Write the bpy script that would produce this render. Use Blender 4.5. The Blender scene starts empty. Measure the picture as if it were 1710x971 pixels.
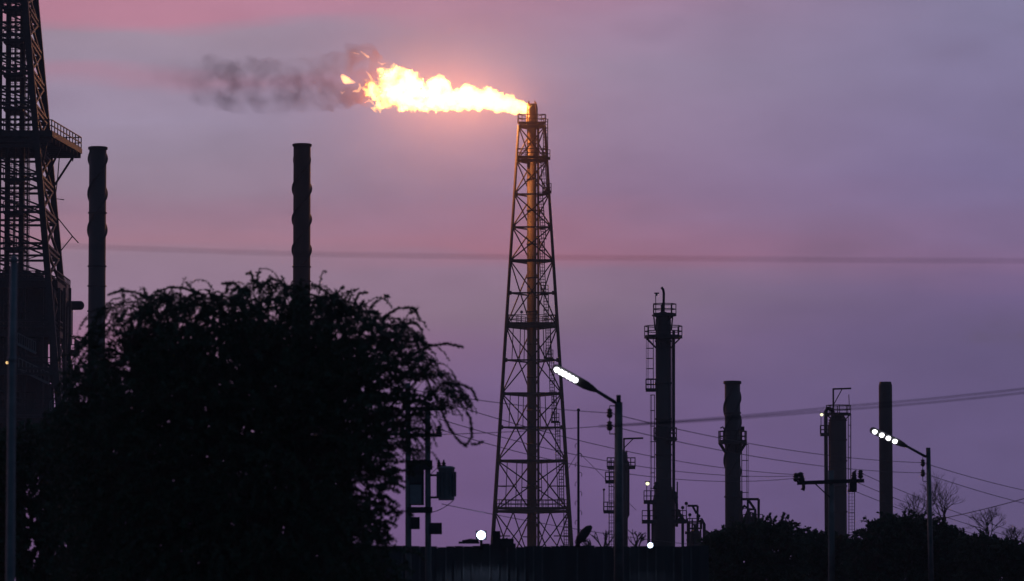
import bpy, math, random
import numpy as np
from mathutils import Vector, Matrix, noise as mnoise
random.seed(7); RNG = np.random.default_rng(11)
S = bpy.context.scene
C = S.collection
rad = math.radians

# ------------------------------------------------------------------ camera
F = 7125.0                                   # focal length in photo pixels (150 mm on 36 mm)
TILT = math.atan(524.5 / F)
CAM = Vector((0, 0, 1.7))
cd = bpy.data.cameras.new('camera'); cam = bpy.data.objects.new('camera', cd); C.objects.link(cam)
cd.lens = 150; cd.sensor_width = 36; cd.clip_start = 0.5; cd.clip_end = 6000
cd.dof.use_dof = True; cd.dof.focus_distance = 545; cd.dof.aperture_fstop = 2.9
cam.location = CAM; cam.rotation_euler = (math.pi / 2 + TILT, 0, 0)
S.camera = cam

# ------------------------------------------------------------------ sky
def lin(c):
    return tuple(((v / 255) / 12.92 if v / 255 <= .04045 else ((v / 255 + .055) / 1.055) ** 2.4) for v in c)
W = bpy.data.worlds.new('World'); S.world = W; W.use_nodes = True
nt = W.node_tree; nt.nodes.clear()
def N(t, **k):
    n = nt.nodes.new(t)
    for a, b in k.items(): setattr(n, a, b)
    return n
def M(op, a, b=None, c=None, clamp=False):
    n = N('ShaderNodeMath', operation=op); n.use_clamp = clamp
    for i, v in enumerate((a, b, c)):
        if v is None: continue
        if isinstance(v, (int, float)): n.inputs[i].default_value = v
        else: nt.links.new(v, n.inputs[i])
    return n.outputs[0]
def MIX(f, a, b, kind='MIX'):
    n = N('ShaderNodeMix', data_type='RGBA', blend_type=kind)
    for s, v in ((0, f), (6, a), (7, b)):
        if isinstance(v, (int, float)): n.inputs[s].default_value = v
        elif isinstance(v, tuple): n.inputs[s].default_value = (*v, 1)
        else: nt.links.new(v, n.inputs[s])
    return n.outputs[2]
tc = N('ShaderNodeTexCoord'); sep = N('ShaderNodeSeparateXYZ'); nt.links.new(tc.outputs['Generated'], sep.inputs[0])
dx, dy, dz = sep.outputs
elev = M('MULTIPLY', M('ARCSINE', dz), 180 / math.pi)
azim = M('MULTIPLY', M('ARCTAN2', dx, dy), 180 / math.pi)
mp = N('ShaderNodeMapping'); mp.inputs['Scale'].default_value = (9, 9, 60); nt.links.new(tc.outputs['Generated'], mp.inputs[0])
nz = N('ShaderNodeTexNoise'); nz.inputs['Scale'].default_value = 1.6; nz.inputs['Detail'].default_value = 5
nt.links.new(mp.outputs[0], nz.inputs['Vector'])
wob = M('SUBTRACT', nz.outputs[0], .5)
ev = M('ADD', elev, M('MULTIPLY', wob, .75))
EMAX = 9.0
pos = M('DIVIDE', ev, EMAX, clamp=True)
def y2e(py): return math.degrees(TILT + math.atan((485.5 - py) / F)) / EMAX
SKYGAIN = 1.07
def ramp(stops):
    r = N('ShaderNodeValToRGB'); e = r.color_ramp.elements; r.color_ramp.interpolation = 'LINEAR'
    st = sorted((min(max(y2e(py), 0), 1), lin(c)) for py, c in stops)
    e[0].position = st[0][0]; e[0].color = (*st[0][1], 1)
    e[1].position = st[-1][0]; e[1].color = (*st[-1][1], 1)
    for p, c in st[1:-1]:
        k = e.new(p); k.color = (*c, 1)
    nt.links.new(pos, r.inputs[0]); return r.outputs[0]
RL = ramp([(-90, (178, 128, 152)), (-20, (188, 128, 152)), (35, (184, 127, 150)), (62, (157, 138, 158)), (105, (155, 138, 160)), (124, (166, 131, 154)),
           (150, (155, 138, 163)), (205, (155, 140, 166)), (255, (148, 131, 154)), (320, (147, 125, 147)), (372, (151, 119, 142)),
           (396, (160, 119, 139)), (425, (148, 122, 144)), (480, (148, 122, 147)), (560, (150, 110, 140)), (660, (125, 98, 135)), (850, (116, 88, 130)), (1000, (110, 84, 122))])
RM = ramp([(-90, (160, 128, 158)), (0, (172, 130, 157)), (60, (162, 134, 161)), (110, (158, 137, 163)), (250, (154, 128, 157)), (330, (148, 117, 148)), (390, (158, 113, 139)),
           (418, (161, 109, 132)), (450, (142, 114, 140)), (505, (132, 110, 133)), (570, (123, 99, 135)), (640, (115, 94, 136)), (720, (110, 88, 132)), (870, (108, 86, 130)), (1000, (106, 82, 120))])
RR = ramp([(-90, (122, 118, 152)), (20, (128, 121, 156)), (150, (126, 116, 154)), (300, (121, 109, 151)), (400, (122, 101, 140)), (440, (125, 99, 137)), (490, (108, 92, 135)),
           (600, (97, 86, 127)), (700, (98, 86, 128)), (850, (97, 85, 125)), (1000, (98, 84, 118))])
def smooth(x, a, b):
    n = N('ShaderNodeMapRange', interpolation_type='SMOOTHSTEP'); nt.links.new(x, n.inputs[0])
    n.inputs[1].default_value = a; n.inputs[2].default_value = b; return n.outputs[0]
near = MIX(smooth(azim, -4.6, .8), RL, RM)
near = MIX(smooth(azim, -.6, 7.2), near, RR)
# thin uneven cloud veil, and the sky darkening smoothly overhead and away from the sunset
mp2 = N('ShaderNodeMapping'); mp2.inputs['Scale'].default_value = (26, 26, 70); nt.links.new(tc.outputs['Generated'], mp2.inputs[0])
nz2 = N('ShaderNodeTexNoise'); nz2.inputs['Scale'].default_value = 1.3; nz2.inputs['Detail'].default_value = 6; nt.links.new(mp2.outputs[0], nz2.inputs['Vector'])
veil = M('ADD', .85, M('MULTIPLY', nz2.outputs[0], .3))
vc = N('ShaderNodeCombineXYZ')
for i in range(3): nt.links.new(veil, vc.inputs[i])
near = MIX(1.0, near, vc.outputs[0], 'MULTIPLY')
# a soft darker smudge of cloud, patchy
mp3 = N('ShaderNodeMapping'); mp3.inputs['Scale'].default_value = (14, 14, 34); mp3.inputs['Location'].default_value = (.3, .1, .55); nt.links.new(tc.outputs['Generated'], mp3.inputs[0])
nz3 = N('ShaderNodeTexNoise'); nz3.inputs['Scale'].default_value = 2.0; nz3.inputs['Detail'].default_value = 7; nt.links.new(mp3.outputs[0], nz3.inputs['Vector'])
near = MIX(M('MULTIPLY', smooth(nz3.outputs[0], .56, .80), .16), near, lin((98, 82, 108)))
for a0, e0, w_, k_ in ((6.2, 3.4, 1.5, .6), (4.35, 4.75, 1.3, .28), (1.5, 5.6, 1.4, .25)):
    d_ = M('SQRT', M('ADD', M('POWER', M('SUBTRACT', azim, a0), 2), M('POWER', M('MULTIPLY', M('SUBTRACT', elev, e0), 1.7), 2)))
    near = MIX(M('MULTIPLY', M('MULTIPLY', smooth(d_, w_, .1), smooth(nz2.outputs[0], .40, .66)), k_), near, lin((88, 78, 100)))
col = MIX(smooth(elev, 8.5, 55), near, (.030, .060, .118))
back = smooth(dy, .75, -.5)
col = MIX(back, col, (.021, .056, .112))
sky = N('ShaderNodeTexSky', sky_type='NISHITA'); sky.sun_disc = False
sky.sun_elevation = rad(-2); sky.sun_rotation = rad(-25); sky.dust_density = 3
bg1 = N('ShaderNodeBackground'); nt.links.new(col, bg1.inputs[0]); bg1.inputs[1].default_value = SKYGAIN
bg2 = N('ShaderNodeBackground'); nt.links.new(sky.outputs[0], bg2.inputs[0]); bg2.inputs[1].default_value = .05
add = N('ShaderNodeAddShader'); nt.links.new(bg1.outputs[0], add.inputs[0]); nt.links.new(bg2.outputs[0], add.inputs[1])
wo = N('ShaderNodeOutputWorld'); nt.links.new(add.outputs[0], wo.inputs[0])
# last glow of the sun, just at the horizon behind the plant
sl = bpy.data.lights.new('sun', 'SUN'); so = bpy.data.objects.new('sun', sl); C.objects.link(so)
sl.energy = .06; sl.angle = rad(15); sl.color = (1, .55, .5)
so.rotation_euler = (rad(88), 0, rad(180 + 25))      # low, shining towards the camera from the left back
S.view_settings.view_transform = 'Standard'; S.view_settings.look = 'None'
S.view_settings.gamma = 1; S.view_settings.exposure = 0; S.view_settings.use_curve_mapping = False
S.cycles.use_denoising = True
S.cycles.max_bounces = 6; S.cycles.diffuse_bounces = 2; S.cycles.glossy_bounces = 2
S.cycles.volume_bounces = 1; S.cycles.transparent_max_bounces = 8
S.cycles.volume_step_rate = 1.0; S.cycles.volume_max_steps = 256
S.cycles.sample_clamp_indirect = 4.0

# ------------------------------------------------------------------ helpers
ct, st_ = math.cos(TILT), math.sin(TILT)
def P(px, py, Y):
    a, b = (px - 855) / F, (485.5 - py) / F
    d = Vector((a, ct - b * st_, st_ + b * ct))
    return CAM + d * (Y / d.y)
def ZX(px, py, Y): v = P(px, py, Y); return v.x, v.z
def sc(Y): return Y / F                       # metres per photo pixel at that distance

MATS = {}
def mat(name, color, rough=.7, metal=0, vary=.35, scale=3.0, bump=.15, color2=None, emit=None, strength=0, stretch=(1, 1, 1)):
    m = bpy.data.materials.new(name); m.use_nodes = True; t = m.node_tree; b = t.nodes['Principled BSDF']
    co = t.nodes.new('ShaderNodeTexCoord'); mpn = t.nodes.new('ShaderNodeMapping'); mpn.inputs['Scale'].default_value = stretch
    t.links.new(co.outputs['Object'], mpn.inputs[0])
    n = t.nodes.new('ShaderNodeTexNoise'); n.inputs['Scale'].default_value = scale; n.inputs['Detail'].default_value = 8
    t.links.new(mpn.outputs[0], n.inputs['Vector'])
    r = t.nodes.new('ShaderNodeValToRGB'); e = r.color_ramp.elements
    lo = tuple(max(c * (1 - vary), 0) for c in color); hi = color2 or tuple(min(c * (1 + vary), 1) for c in color)
    e[0].position = .32; e[0].color = (*lo, 1); e[1].position = .68; e[1].color = (*hi, 1)
    t.links.new(n.outputs[0], r.inputs[0]); t.links.new(r.outputs[0], b.inputs['Base Color'])
    b.inputs['Specular IOR Level'].default_value = .2 if max(color) < .08 else .4
    b.inputs['Roughness'].default_value = rough; b.inputs['Metallic'].default_value = metal
    if bump:
        bp = t.nodes.new('ShaderNodeBump'); bp.inputs['Strength'].default_value = bump; bp.inputs['Distance'].default_value = .02
        t.links.new(n.outputs[0], bp.inputs['Height']); t.links.new(bp.outputs[0], b.inputs['Normal'])
    if emit:
        b.inputs['Emission Color'].default_value = (*emit, 1); b.inputs['Emission Strength'].default_value = strength
    MATS[name] = m; return m
mat('dark_steel', (.020, .021, .023), .6, .2)
mat('derrick_steel', (.068, .055, .038), .6, .1, color2=(.085, .058, .035))
mat('pipe_steel', (.12, .09, .052), .6, .1, scale=.8, color2=(.15, .092, .045), stretch=(1, 1, .3))
mat('rust_shell', (.055, .022, .015), .8, .05, vary=.5, scale=.6, color2=(.085, .032, .022), stretch=(1, 1, .35))
mat('grey_shell', (.024, .027, .031), .65, .1, scale=.5, color2=(.040, .041, .043), stretch=(1, 1, .3))
mat('galvanised', (.14, .145, .155), .6, .3, vary=.15, scale=6)
mat('lamp_post_paint', (.065, .066, .07), .5, .2, vary=.25, scale=4)
mat('aged_concrete', (.10, .10, .10), .9, 0, vary=.3, scale=2)
mat('wall_sheet', (.035, .037, .042), .75, .1, vary=.35, scale=.9, stretch=(3, 3, .4))
mat('ceramic', (.05, .03, .025), .3, 0, vary=.2)
mat('wire_black', (.025, .025, .027), .6, 0, vary=.2)
mat('bark', (.065, .05, .038), .9, 0, vary=.4, scale=8, bump=.4, stretch=(1, 1, .2))
mat('leaf', (.050, .070, .042), .65, 0, vary=.4, scale=2, bump=0)
mat('leaf_olive', (.055, .068, .040), .65, 0, vary=.4, scale=2, bump=0)
mat('dry_twig', (.09, .07, .055), .9, 0, vary=.3, scale=6)
mat('dusty_ground', (.14, .115, .085), .95, 0, vary=.35, scale=.25, bump=.3)
mat('lamp_lens', (.8, .8, .8), .3, 0, 0, 1, 0, emit=(.95, .93, 1.0), strength=4.5)
mat('flood_lens', (.8, .8, .8), .3, 0, 0, 1, 0, emit=(.62, .76, 1.0), strength=9)
mat('small_bulb', (.8, .8, .7), .3, 0, 0, 1, 0, emit=(1, .95, .55), strength=1.6)
mat('warm_bulb', (.8, .6, .4), .3, 0, 0, 1, 0, emit=(1, .62, .25), strength=1.2)

ORG = {}
def settag(o, label, cat, group=None, kind=None):
    if label: o['label'] = label
    if cat: o['category'] = cat
    if group: o['group'] = group
    if kind: o['kind'] = kind
def thing(name, label, cat, loc, group=None):
    o = bpy.data.objects.new(name, None); C.objects.link(o); o.location = loc; o.empty_display_size = .5
    ORG[o.name] = Vector(loc); settag(o, label, cat, group); return o
class MB:
    def __init__(s): s.v = []; s.f = []
    def add(s, vs, fs):
        k = len(s.v); s.v += [tuple(v) for v in vs]; s.f += [tuple(i + k for i in f) for f in fs]; return s
    def box(s, c, size, rz=0):
        c = Vector(c); h = [d / 2 for d in size]; R = Matrix.Rotation(rz, 3, 'Z')
        vs = [c + R @ Vector((x * h[0], y * h[1], z * h[2])) for z in (-1, 1) for y in (-1, 1) for x in (-1, 1)]
        return s.add(vs, [(0, 2, 3, 1), (4, 5, 7, 6), (0, 1, 5, 4), (2, 6, 7, 3), (0, 4, 6, 2), (1, 3, 7, 5)])
    def frame(s, d, up=Vector((0, 0, 1))):
        d = d.normalized()
        if abs(d.dot(up)) > .98: up = Vector((0, 1, 0))
        a = d.cross(up).normalized(); return a, a.cross(d).normalized()
    def bar(s, p, q, w, h=None):              # rectangular section
        p, q = Vector(p), Vector(q); h = h or w; a, b = s.frame(q - p)
        vs = [e + a * (w / 2 * i) + b * (h / 2 * j) for e in (p, q) for i, j in ((-1, -1), (1, -1), (1, 1), (-1, 1))]
        return s.add(vs, [(0, 3, 2, 1), (4, 5, 6, 7), (0, 1, 5, 4), (1, 2, 6, 5), (2, 3, 7, 6), (3, 0, 4, 7)])
    def tube(s, pts, r, n=6, cap=True):
        pts = [Vector(p) for p in pts]; rs = r if isinstance(r, (list, tuple)) else [r] * len(pts)
        rings = []; a = b = None
        for i, p in enumerate(pts):
            d = (pts[min(i + 1, len(pts) - 1)] - pts[max(i - 1, 0)]).normalized()
            if a is None: a, b = s.frame(d)
            else:
                a = (a - d * a.dot(d)).normalized(); b = d.cross(a) * -1; b = a.cross(d)
            rings.append([p + (a * math.cos(2 * math.pi * k / n) + b * math.sin(2 * math.pi * k / n)) * rs[i] for k in range(n)])
        vs = [v for g in rings for v in g]; fs = []
        for i in range(len(pts) - 1):
            for k in range(n):
                fs.append((i * n + k, i * n + (k + 1) % n, (i + 1) * n + (k + 1) % n, (i + 1) * n + k))
        if cap: fs += [tuple(range(n))[::-1], tuple((len(pts) - 1) * n + k for k in range(n))]
        return s.add(vs, fs)
    def lathe(s, c, prof, n=24):               # prof: (radius, z) about the vertical through c
        c = Vector(c); vs = []; fs = []
        for r, z in prof:
            vs += [c + Vector((r * math.cos(2 * math.pi * k / n), r * math.sin(2 * math.pi * k / n), z)) for k in range(n)]
        for i in range(len(prof) - 1):
            for k in range(n):
                fs.append((i * n + k, i * n + (k + 1) % n, (i + 1) * n + (k + 1) % n, (i + 1) * n + k))
        fs += [tuple(range(n))[::-1], tuple((len(prof) - 1) * n + k for k in range(n))]
        return s.add(vs, fs)
    def ball(s, c, r, n=10, m=6, sz=1):
        prof = [(max(r * math.sin(math.pi * i / m), 1e-3), -r * sz * math.cos(math.pi * i / m)) for i in range(m + 1)]
        return s.lathe(c, prof, n)
    def mesh(s, name, m, org, smooth=False):
        me = bpy.data.meshes.new(name); me.from_pydata([(x - org[0], y - org[1], z - org[2]) for x, y, z in s.v], [], s.f)
        if m: me.materials.append(MATS[m])
        if smooth: me.polygons.foreach_set('use_smooth', [True] * len(me.polygons))
        me.update(); return me
    def build(s, name, m, parent, smooth=False, label=None):
        o = bpy.data.objects.new(name, s.mesh(name, m, ORG[parent.name], smooth)); C.objects.link(o)
        o.parent = parent; ORG[o.name] = ORG[parent.name]
        if label: o['label'] = label
        return o
    def single(s, name, m, label, cat, org, smooth=False, group=None, kind=None):
        o = bpy.data.objects.new(name, s.mesh(name, m, org, smooth)); C.objects.link(o); o.location = org
        ORG[o.name] = Vector(org); settag(o, label, cat, group, kind); return o

def railing(mb, pts, h=1.1, closed=False, r=.042, step=1.3):
    pts = [Vector(p) for p in pts]
    if closed: pts = pts + [pts[0]]
    for a, b in zip(pts, pts[1:]):
        n = max(1, round((b - a).length / step))
        for i in range(n + 1):
            p = a.lerp(b, i / n); mb.bar(p, p + Vector((0, 0, h)), r * 2)
        for k in (1.0, .52):
            mb.bar(a + Vector((0, 0, h * k)), b + Vector((0, 0, h * k)), r * 2)
        mb.bar(a + Vector((0, 0, .08)), b + Vector((0, 0, .08)), .03, .16)
    return mb
def ladder(mb, p, q, w=.45, side=Vector((1, 0, 0)), cage=True, out=Vector((0, -1, 0)), rung=.4, r=.028, hoop=1.6):
    p, q = Vector(p), Vector(q); L = (q - p).length
    for s_ in (-.5, .5): mb.bar(p + side * w * s_, q + side * w * s_, r * 2.2)
    for i in range(int(L / rung)):
        c = p.lerp(q, (i + .5) * rung / L); mb.bar(c - side * w / 2, c + side * w / 2, r * 1.6)
    if cage:
        arc = [side * (.36 * math.cos(t)) + out * (.36 + .36 * math.sin(t) - .36 * (t in (0, math.pi))) for t in [math.pi * k / 6 for k in range(7)]]
        n = max(1, int(L / hoop))
        for i in range(n + 1):
            c = p.lerp(q, i / n); mb.tube([c + a for a in arc], r * 1.1, 4)
        for k in (1, 3, 5): mb.bar(p + arc[k], q + arc[k], r * 1.4)
    return mb
def arcpts(c, r, a0, a1, n):
    return [Vector((c[0] + r * math.cos(a0 + (a1 - a0) * i / n), c[1] + r * math.sin(a0 + (a1 - a0) * i / n), c[2])) for i in range(n + 1)]
def ring_deck(mb, c, r0, r1, a0, a1, t=.14, n=16):
    full = abs(a1 - a0) > 6.28; vs = []; fs = []
    for i in range(n + 1):
        a = a0 + (a1 - a0) * i / n
        for r, z in ((r0, 0), (r1, 0), (r1, -t), (r0, -t)):
            vs.append((c[0] + r * math.cos(a), c[1] + r * math.sin(a), c[2] + z))
    for i in range(n):
        for k in range(4):
            fs.append((i * 4 + k, i * 4 + (k + 1) % 4, i * 4 + 4 + (k + 1) % 4, i * 4 + 4 + k))
    if not full: fs += [(0, 1, 2, 3), tuple(n * 4 + k for k in (3, 2, 1, 0))]
    return mb.add(vs, fs)
def platform_ring(parent, c, r0, r1, a0, a1, n=16, m='dark_steel', brackets=4):
    mb = MB(); ring_deck(mb, c, r0, r1, a0, a1, n=n)
    for i in range(brackets):
        a = a0 + (a1 - a0) * (i + .5) / brackets
        u = Vector((math.cos(a), math.sin(a), 0)); cc = Vector(c)
        mb.bar(cc + u * (r1 - .1) - Vector((0, 0, .14)), cc + u * (r0 - .05) - Vector((0, 0, .14 + (r1 - r0) * .9)), .1)
    o = mb.build('platform', m, parent)
    rl = MB(); railing(rl, arcpts(c, r1 - .05, a0, a1, n // 2), closed=False, step=1.0)
    rl.build('railing', m, o); return o

# ------------------------------------------------------------------ ground
g = MB(); n = 24; ext = 900
vs = [(-ext + 2 * ext * i / n, -60 + (ext + 60) * j / n, 0) for j in range(n + 1) for i in range(n + 1)]
g.add(vs, [(j * (n + 1) + i, j * (n + 1) + i + 1, (j + 1) * (n + 1) + i + 1, (j + 1) * (n + 1) + i) for j in range(n) for i in range(n)])
go = g.single('ground', 'dusty_ground', None, None, (0, 0, 0)); go['kind'] = 'structure'

# ------------------------------------------------------------------ flare derrick
YD = 556.0; SD = sc(YD); XD = P(888, 560, YD).x
DER = thing('flare_tower', 'tall triangular lattice tower carrying the burning flare stack', 'tower', (XD, YD, 0))
def zpy(py, Y=YD): return P(888, py, Y).z
def hw(z):                                    # half width of the front face at height z
    z0, z1 = zpy(855), zpy(213)
    return (62.0 + (22.0 - 62.0) * (z - z0) / (z1 - z0)) * SD
def corner(k, z, g=1.0):
    h = hw(z) * g
    return Vector((XD, YD, z)) + [Vector((-h, -h * .577, 0)), Vector((h, -h * .577, 0)), Vector((0, h * 1.155, 0))][k]
ztop = zpy(211)
for k in range(3):
    zs = [-.2, zpy(855), zpy(437), ztop]
    MB().tube([corner(k, z) for z in zs], [.30, .26, .20, .17], 8).build('leg', 'derrick_steel', DER, True)
levels = [213, 270, 326, 381, 437, 491, 547, 603, 659, 715, 771, 855]
big = {270, 547, 771, 855, 659, 437, 213}
for py in levels:
    z = zpy(py)
    for k in range(3):
        MB().bar(corner(k, z), corner((k + 1) % 3, z), .22 if py in big else .17, .34 if py in big else .2).build('beam', 'derrick_steel', DER)
for py in levels:
    z = zpy(py)
    for k in range(3):
        a, b = corner(k, z), corner((k + 1) % 3, z); u = (b - a).normalized()
        for e_, d_ in ((a, 1), (b, -1)):
            c = e_ + u * d_ * .3; MB().bar(c - Vector((0, 0, .26)), c + Vector((0, 0, .26)), .3, .04).build('gusset_plate', 'derrick_steel', DER)
panels = [(213, 270), (270, 326), (326, 381), (381, 437), (437, 547), (547, 659), (659, 771), (771, 855), (855, 1032)]
for a, b in panels:
    za, zb = zpy(a), max(zpy(b), 0)
    for k in range(3):
        k2 = (k + 1) % 3
        MB().tube([corner(k, za), corner(k2, zb)], .095, 6).build('brace', 'derrick_steel', DER)
        MB().tube([corner(k2, za), corner(k, zb)], .095, 6).build('brace', 'derrick_steel', DER)
for a, b in ((547, 603), (659, 715), (771, 855)):
    for k in (0, 1, 2):
        for t in (.28, .72):
            MB().tube([corner(k, zpy(a)).lerp(corner((k + 1) % 3, zpy(a)), t), corner(k, zpy(b)).lerp(corner((k + 1) % 3, zpy(b)), t)], .06, 5).build('hanger', 'derrick_steel', DER)
for py, t in ((813, .26), (896, .22)):
    z = zpy(py)
    for k in range(3):
        k2 = (k + 1) % 3
        MB().bar(corner(k, z), corner(k, z).lerp(corner(k2, z), t), .14).build('strut', 'derrick_steel', DER)
        MB().bar(corner(k2, z), corner(k2, z).lerp(corner(k, z), t), .14).build('strut', 'derrick_steel', DER)
for k in range(3):
    k2 = (k + 1) % 3; top = corner(k, zpy(855)).lerp(corner(k2, zpy(855)), .5)
    for t, q in ((.04, k), (.96, k2)):
        MB().tube([top, corner(k, zpy(940)).lerp(corner(k2, zpy(940)), t)], .085, 6).build('brace', 'derrick_steel', DER)
for k in range(3):
    c = corner(k, 0); MB().lathe(c, [(1.0, -.3), (1.0, .5), (.55, .7)], 12).build('footing', 'aged_concrete', DER)
for py, gap in ((210, 1.16), (267, 1.1), (545, 1.03), (853, 1.0)):
    z = zpy(py) + .25; mb = MB(); cs = [corner(k, z, gap) for k in range(3)]
    def cut(k, t): return cs[k].lerp(cs[(k + 1) % 3], t)
    hexa = [p for k in range(3) for p in (cut(k, .06), cut(k, .94))]
    mb.add([p for p in hexa] + [p - Vector((0, 0, .16)) for p in hexa], [tuple(range(6)), tuple(range(11, 5, -1))] + [(i, i + 6, (i + 1) % 6 + 6, (i + 1) % 6) for i in range(6)])
    o = mb.build('platform', 'derrick_steel', DER)
    railing(MB(), hexa, closed=True, r=.045).build('railing', 'derrick_steel', o)
ztip = zpy(174)
MB().lathe((XD, YD, 0), [(.62, 0), (.62, zpy(210) - .3)], 24).build('flare_pipe', 'pipe_steel', DER, True)
for py in (240, 300, 352, 408, 464, 520, 575, 630, 686, 742, 812):
    z = zpy(py); MB().lathe((XD, YD, z), [(.63, -.12), (.69, -.08), (.69, .08), (.63, .12)], 24).build('pipe_flange', 'pipe_steel', DER, True)
MB().lathe((XD, YD, zpy(210) - .3), [(.62, 0), (.74, .25), (.74, 1.3), (.70, 1.35), (.70, 2.3), (.62, ztip - zpy(210) + .1), (.72, ztip - zpy(210) + .3), (.5, ztip - zpy(210) + .32), (.46, ztip - zpy(210) - .4)], 24).build('flare_tip', 'pipe_steel', DER, True)
for a in (.5, 2.2, 4.0, 5.4):
    mb = MB(); u = Vector((math.cos(a), math.sin(a), 0)); o = Vector((XD, YD, 0))
    mb.tube([o + u * .85 + Vector((0, 0, zpy(280))), o + u * .85 + Vector((0, 0, ztip - .6)), o + u * .75 + Vector((0, 0, ztip - .1)), o + u * .55 + Vector((0, 0, ztip + .35))], .06, 6)
    mb.build('pilot_line', 'pipe_steel', DER, True)
MB().tube([Vector((XD + .85, YD - .2, 0)), Vector((XD + .85, YD - .2, zpy(214)))], .16, 8).build('steam_line', 'pipe_steel', DER, True)
lad = [(911, 200, 911, 262), (906, 262, 910, 322), (902, 322, 908, 400), (905, 400, 906, 437), (905, 437, 908, 490), (912, 490, 912, 547), (915, 547, 916, 600),
       (921, 600, 922, 655), (925, 655, 926, 706), (931, 706, 932, 768), (937, 768, 938, 850), (945, 850, 946, 925)]
for x0, y0, x1, y1 in lad:
    ladder(MB(), P(x1, y1, YD - 1), P(x0, y0, YD - 1), .55, hoop=1.1, r=.042).build('ladder', 'derrick_steel', DER)
for px, py in ((912, 266), (914, 322), (909, 492), (917, 600), (927, 706)):
    c = P(px, py, YD - 1.1); o = MB().box(c, (1.1, 1.2, .12)).build('landing', 'derrick_steel', DER)
    railing(MB(), [c + Vector((x, y, .06)) for x, y in ((-.5, -.55), (.5, -.55), (.5, .55))], step=.5).build('railing', 'derrick_steel', o)
c = P(871, 545, YD - 2); MB().bar(c, c + Vector((0, 0, 1.7)), .07).ball(c + Vector((0, 0, 1.85)), .2).build('beacon', 'galvanised', DER, True)
# ------------------------------------------------------------------ flame
def blob_mesh(name, blobs, org, voxel, amp, fr):
    mb = MB()
    for c, r in blobs:
        mb.ball(c, r, 16, 10)
    me = mb.mesh(name, None, org); o = bpy.data.objects.new(name, me); C.objects.link(o)
    md = o.modifiers.new('r', 'REMESH'); md.mode = 'VOXEL'; md.voxel_size = voxel
    dg = bpy.context.evaluated_depsgraph_get(); me2 = bpy.data.meshes.new_from_object(o.evaluated_get(dg))
    o.modifiers.clear(); o.data = me2; bpy.data.meshes.remove(me)
    nv = len(me2.vertices); co = np.zeros(nv * 3); no = np.zeros(nv * 3)
    me2.vertices.foreach_get('co', co); me2.vertices.foreach_get('normal', no); co = co.reshape(-1, 3); no = no.reshape(-1, 3)
    d = np.empty(nv)
    for i in range(nv):
        p = Vector(co[i]); q = p * fr; am = amp * (1 + .8 * max(0, -p.x - 9) / 12) if name == 'gas_flame' else amp
        d[i] = am * ((1 - abs(mnoise.noise(q)) * 2) * .55 + (1 - abs(mnoise.noise(q * 2.3)) * 2) * .40 + mnoise.noise(q * 4.7) * .42 + mnoise.noise(q * 9.5) * .26 - .5)
    co += no * d[:, None]; me2.vertices.foreach_set('co', co.ravel())
    me2.polygons.foreach_set('use_smooth', [True] * len(me2.polygons)); me2.update()
    o.location = org; ORG[o.name] = Vector(org); return o
def volmat(name):
    m = bpy.data.materials.new(name); m.use_nodes = True; m.node_tree.nodes.clear(); t = m.node_tree
    out = t.nodes.new('ShaderNodeOutputMaterial'); MATS[name] = m; return m, t, out
def emitvol(name, color, strength, holes=False):
    m, t, out = volmat(name)
    e = t.nodes.new('ShaderNodeEmission'); e.inputs[0].default_value = (*color, 1); e.inputs[1].default_value = strength
    if holes:                                # cooler, sootier pockets in the gas
        c_ = t.nodes.new('ShaderNodeTexCoord'); n_ = t.nodes.new('ShaderNodeTexNoise'); n_.inputs['Scale'].default_value = .55; n_.inputs['Detail'].default_value = 5
        t.links.new(c_.outputs['Object'], n_.inputs['Vector']); r_ = t.nodes.new('ShaderNodeMapRange'); r_.inputs[1].default_value = .30; r_.inputs[2].default_value = .44
        r_.inputs[3].default_value = strength * .06; r_.inputs[4].default_value = strength; sx = t.nodes.new('ShaderNodeSeparateXYZ'); t.links.new(c_.outputs['Object'], sx.inputs[0]); q_ = t.nodes.new('ShaderNodeMapRange'); q_.interpolation_type = 'SMOOTHSTEP'
        q_.inputs[1].default_value = -14; q_.inputs[2].default_value = -21; q_.inputs[4].default_value = .16; t.links.new(sx.outputs[0], q_.inputs[0])
        k_ = t.nodes.new('ShaderNodeMath'); k_.operation = 'SUBTRACT'; t.links.new(n_.outputs[0], k_.inputs[0]); t.links.new(q_.outputs[0], k_.inputs[1])
        t.links.new(k_.outputs[0], r_.inputs[0]); t.links.new(r_.outputs[0], e.inputs[1])
    ab = t.nodes.new('ShaderNodeVolumeAbsorption'); ab.inputs[0].default_value = (.75, .45, .2, 1); ab.inputs[1].default_value = .35
    ad = t.nodes.new('ShaderNodeAddShader'); t.links.new(e.outputs[0], ad.inputs[0]); t.links.new(ab.outputs[0], ad.inputs[1])
    t.links.new(ad.outputs[0], out.inputs['Volume']); return m
emitvol('flame_gas', (1.0, .51, .12), 4.6, True)
emitvol('flame_gas_thin', (1.0, .47, .15), 2.8)
tip = Vector((XD, YD, ztip + .2))
fl = [(884, 182, 8), (874, 180, 11), (862, 178, 13.5), (848, 174, 16), (832, 171, 17), (816, 166, 19), (800, 168, 18), (782, 163, 21), (764, 168, 19), (748, 169, 18),
      (732, 149, 23), (728, 168, 19), (710, 166, 20), (697, 150, 16), (684, 142, 23), (690, 168, 18), (664, 139, 26), (670, 166, 20), (648, 140, 18), (646, 166, 16),
      (625, 148, 12), (634, 177, 7), (632, 164, 9), (655, 122, 10), (676, 127, 9), (737, 134, 9), (779, 150, 10), (815, 154, 9), (618, 142, 6), (622, 158, 7), (640, 120, 7), (616, 151, 6), (627, 180, 4)]
blobs = []
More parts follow.
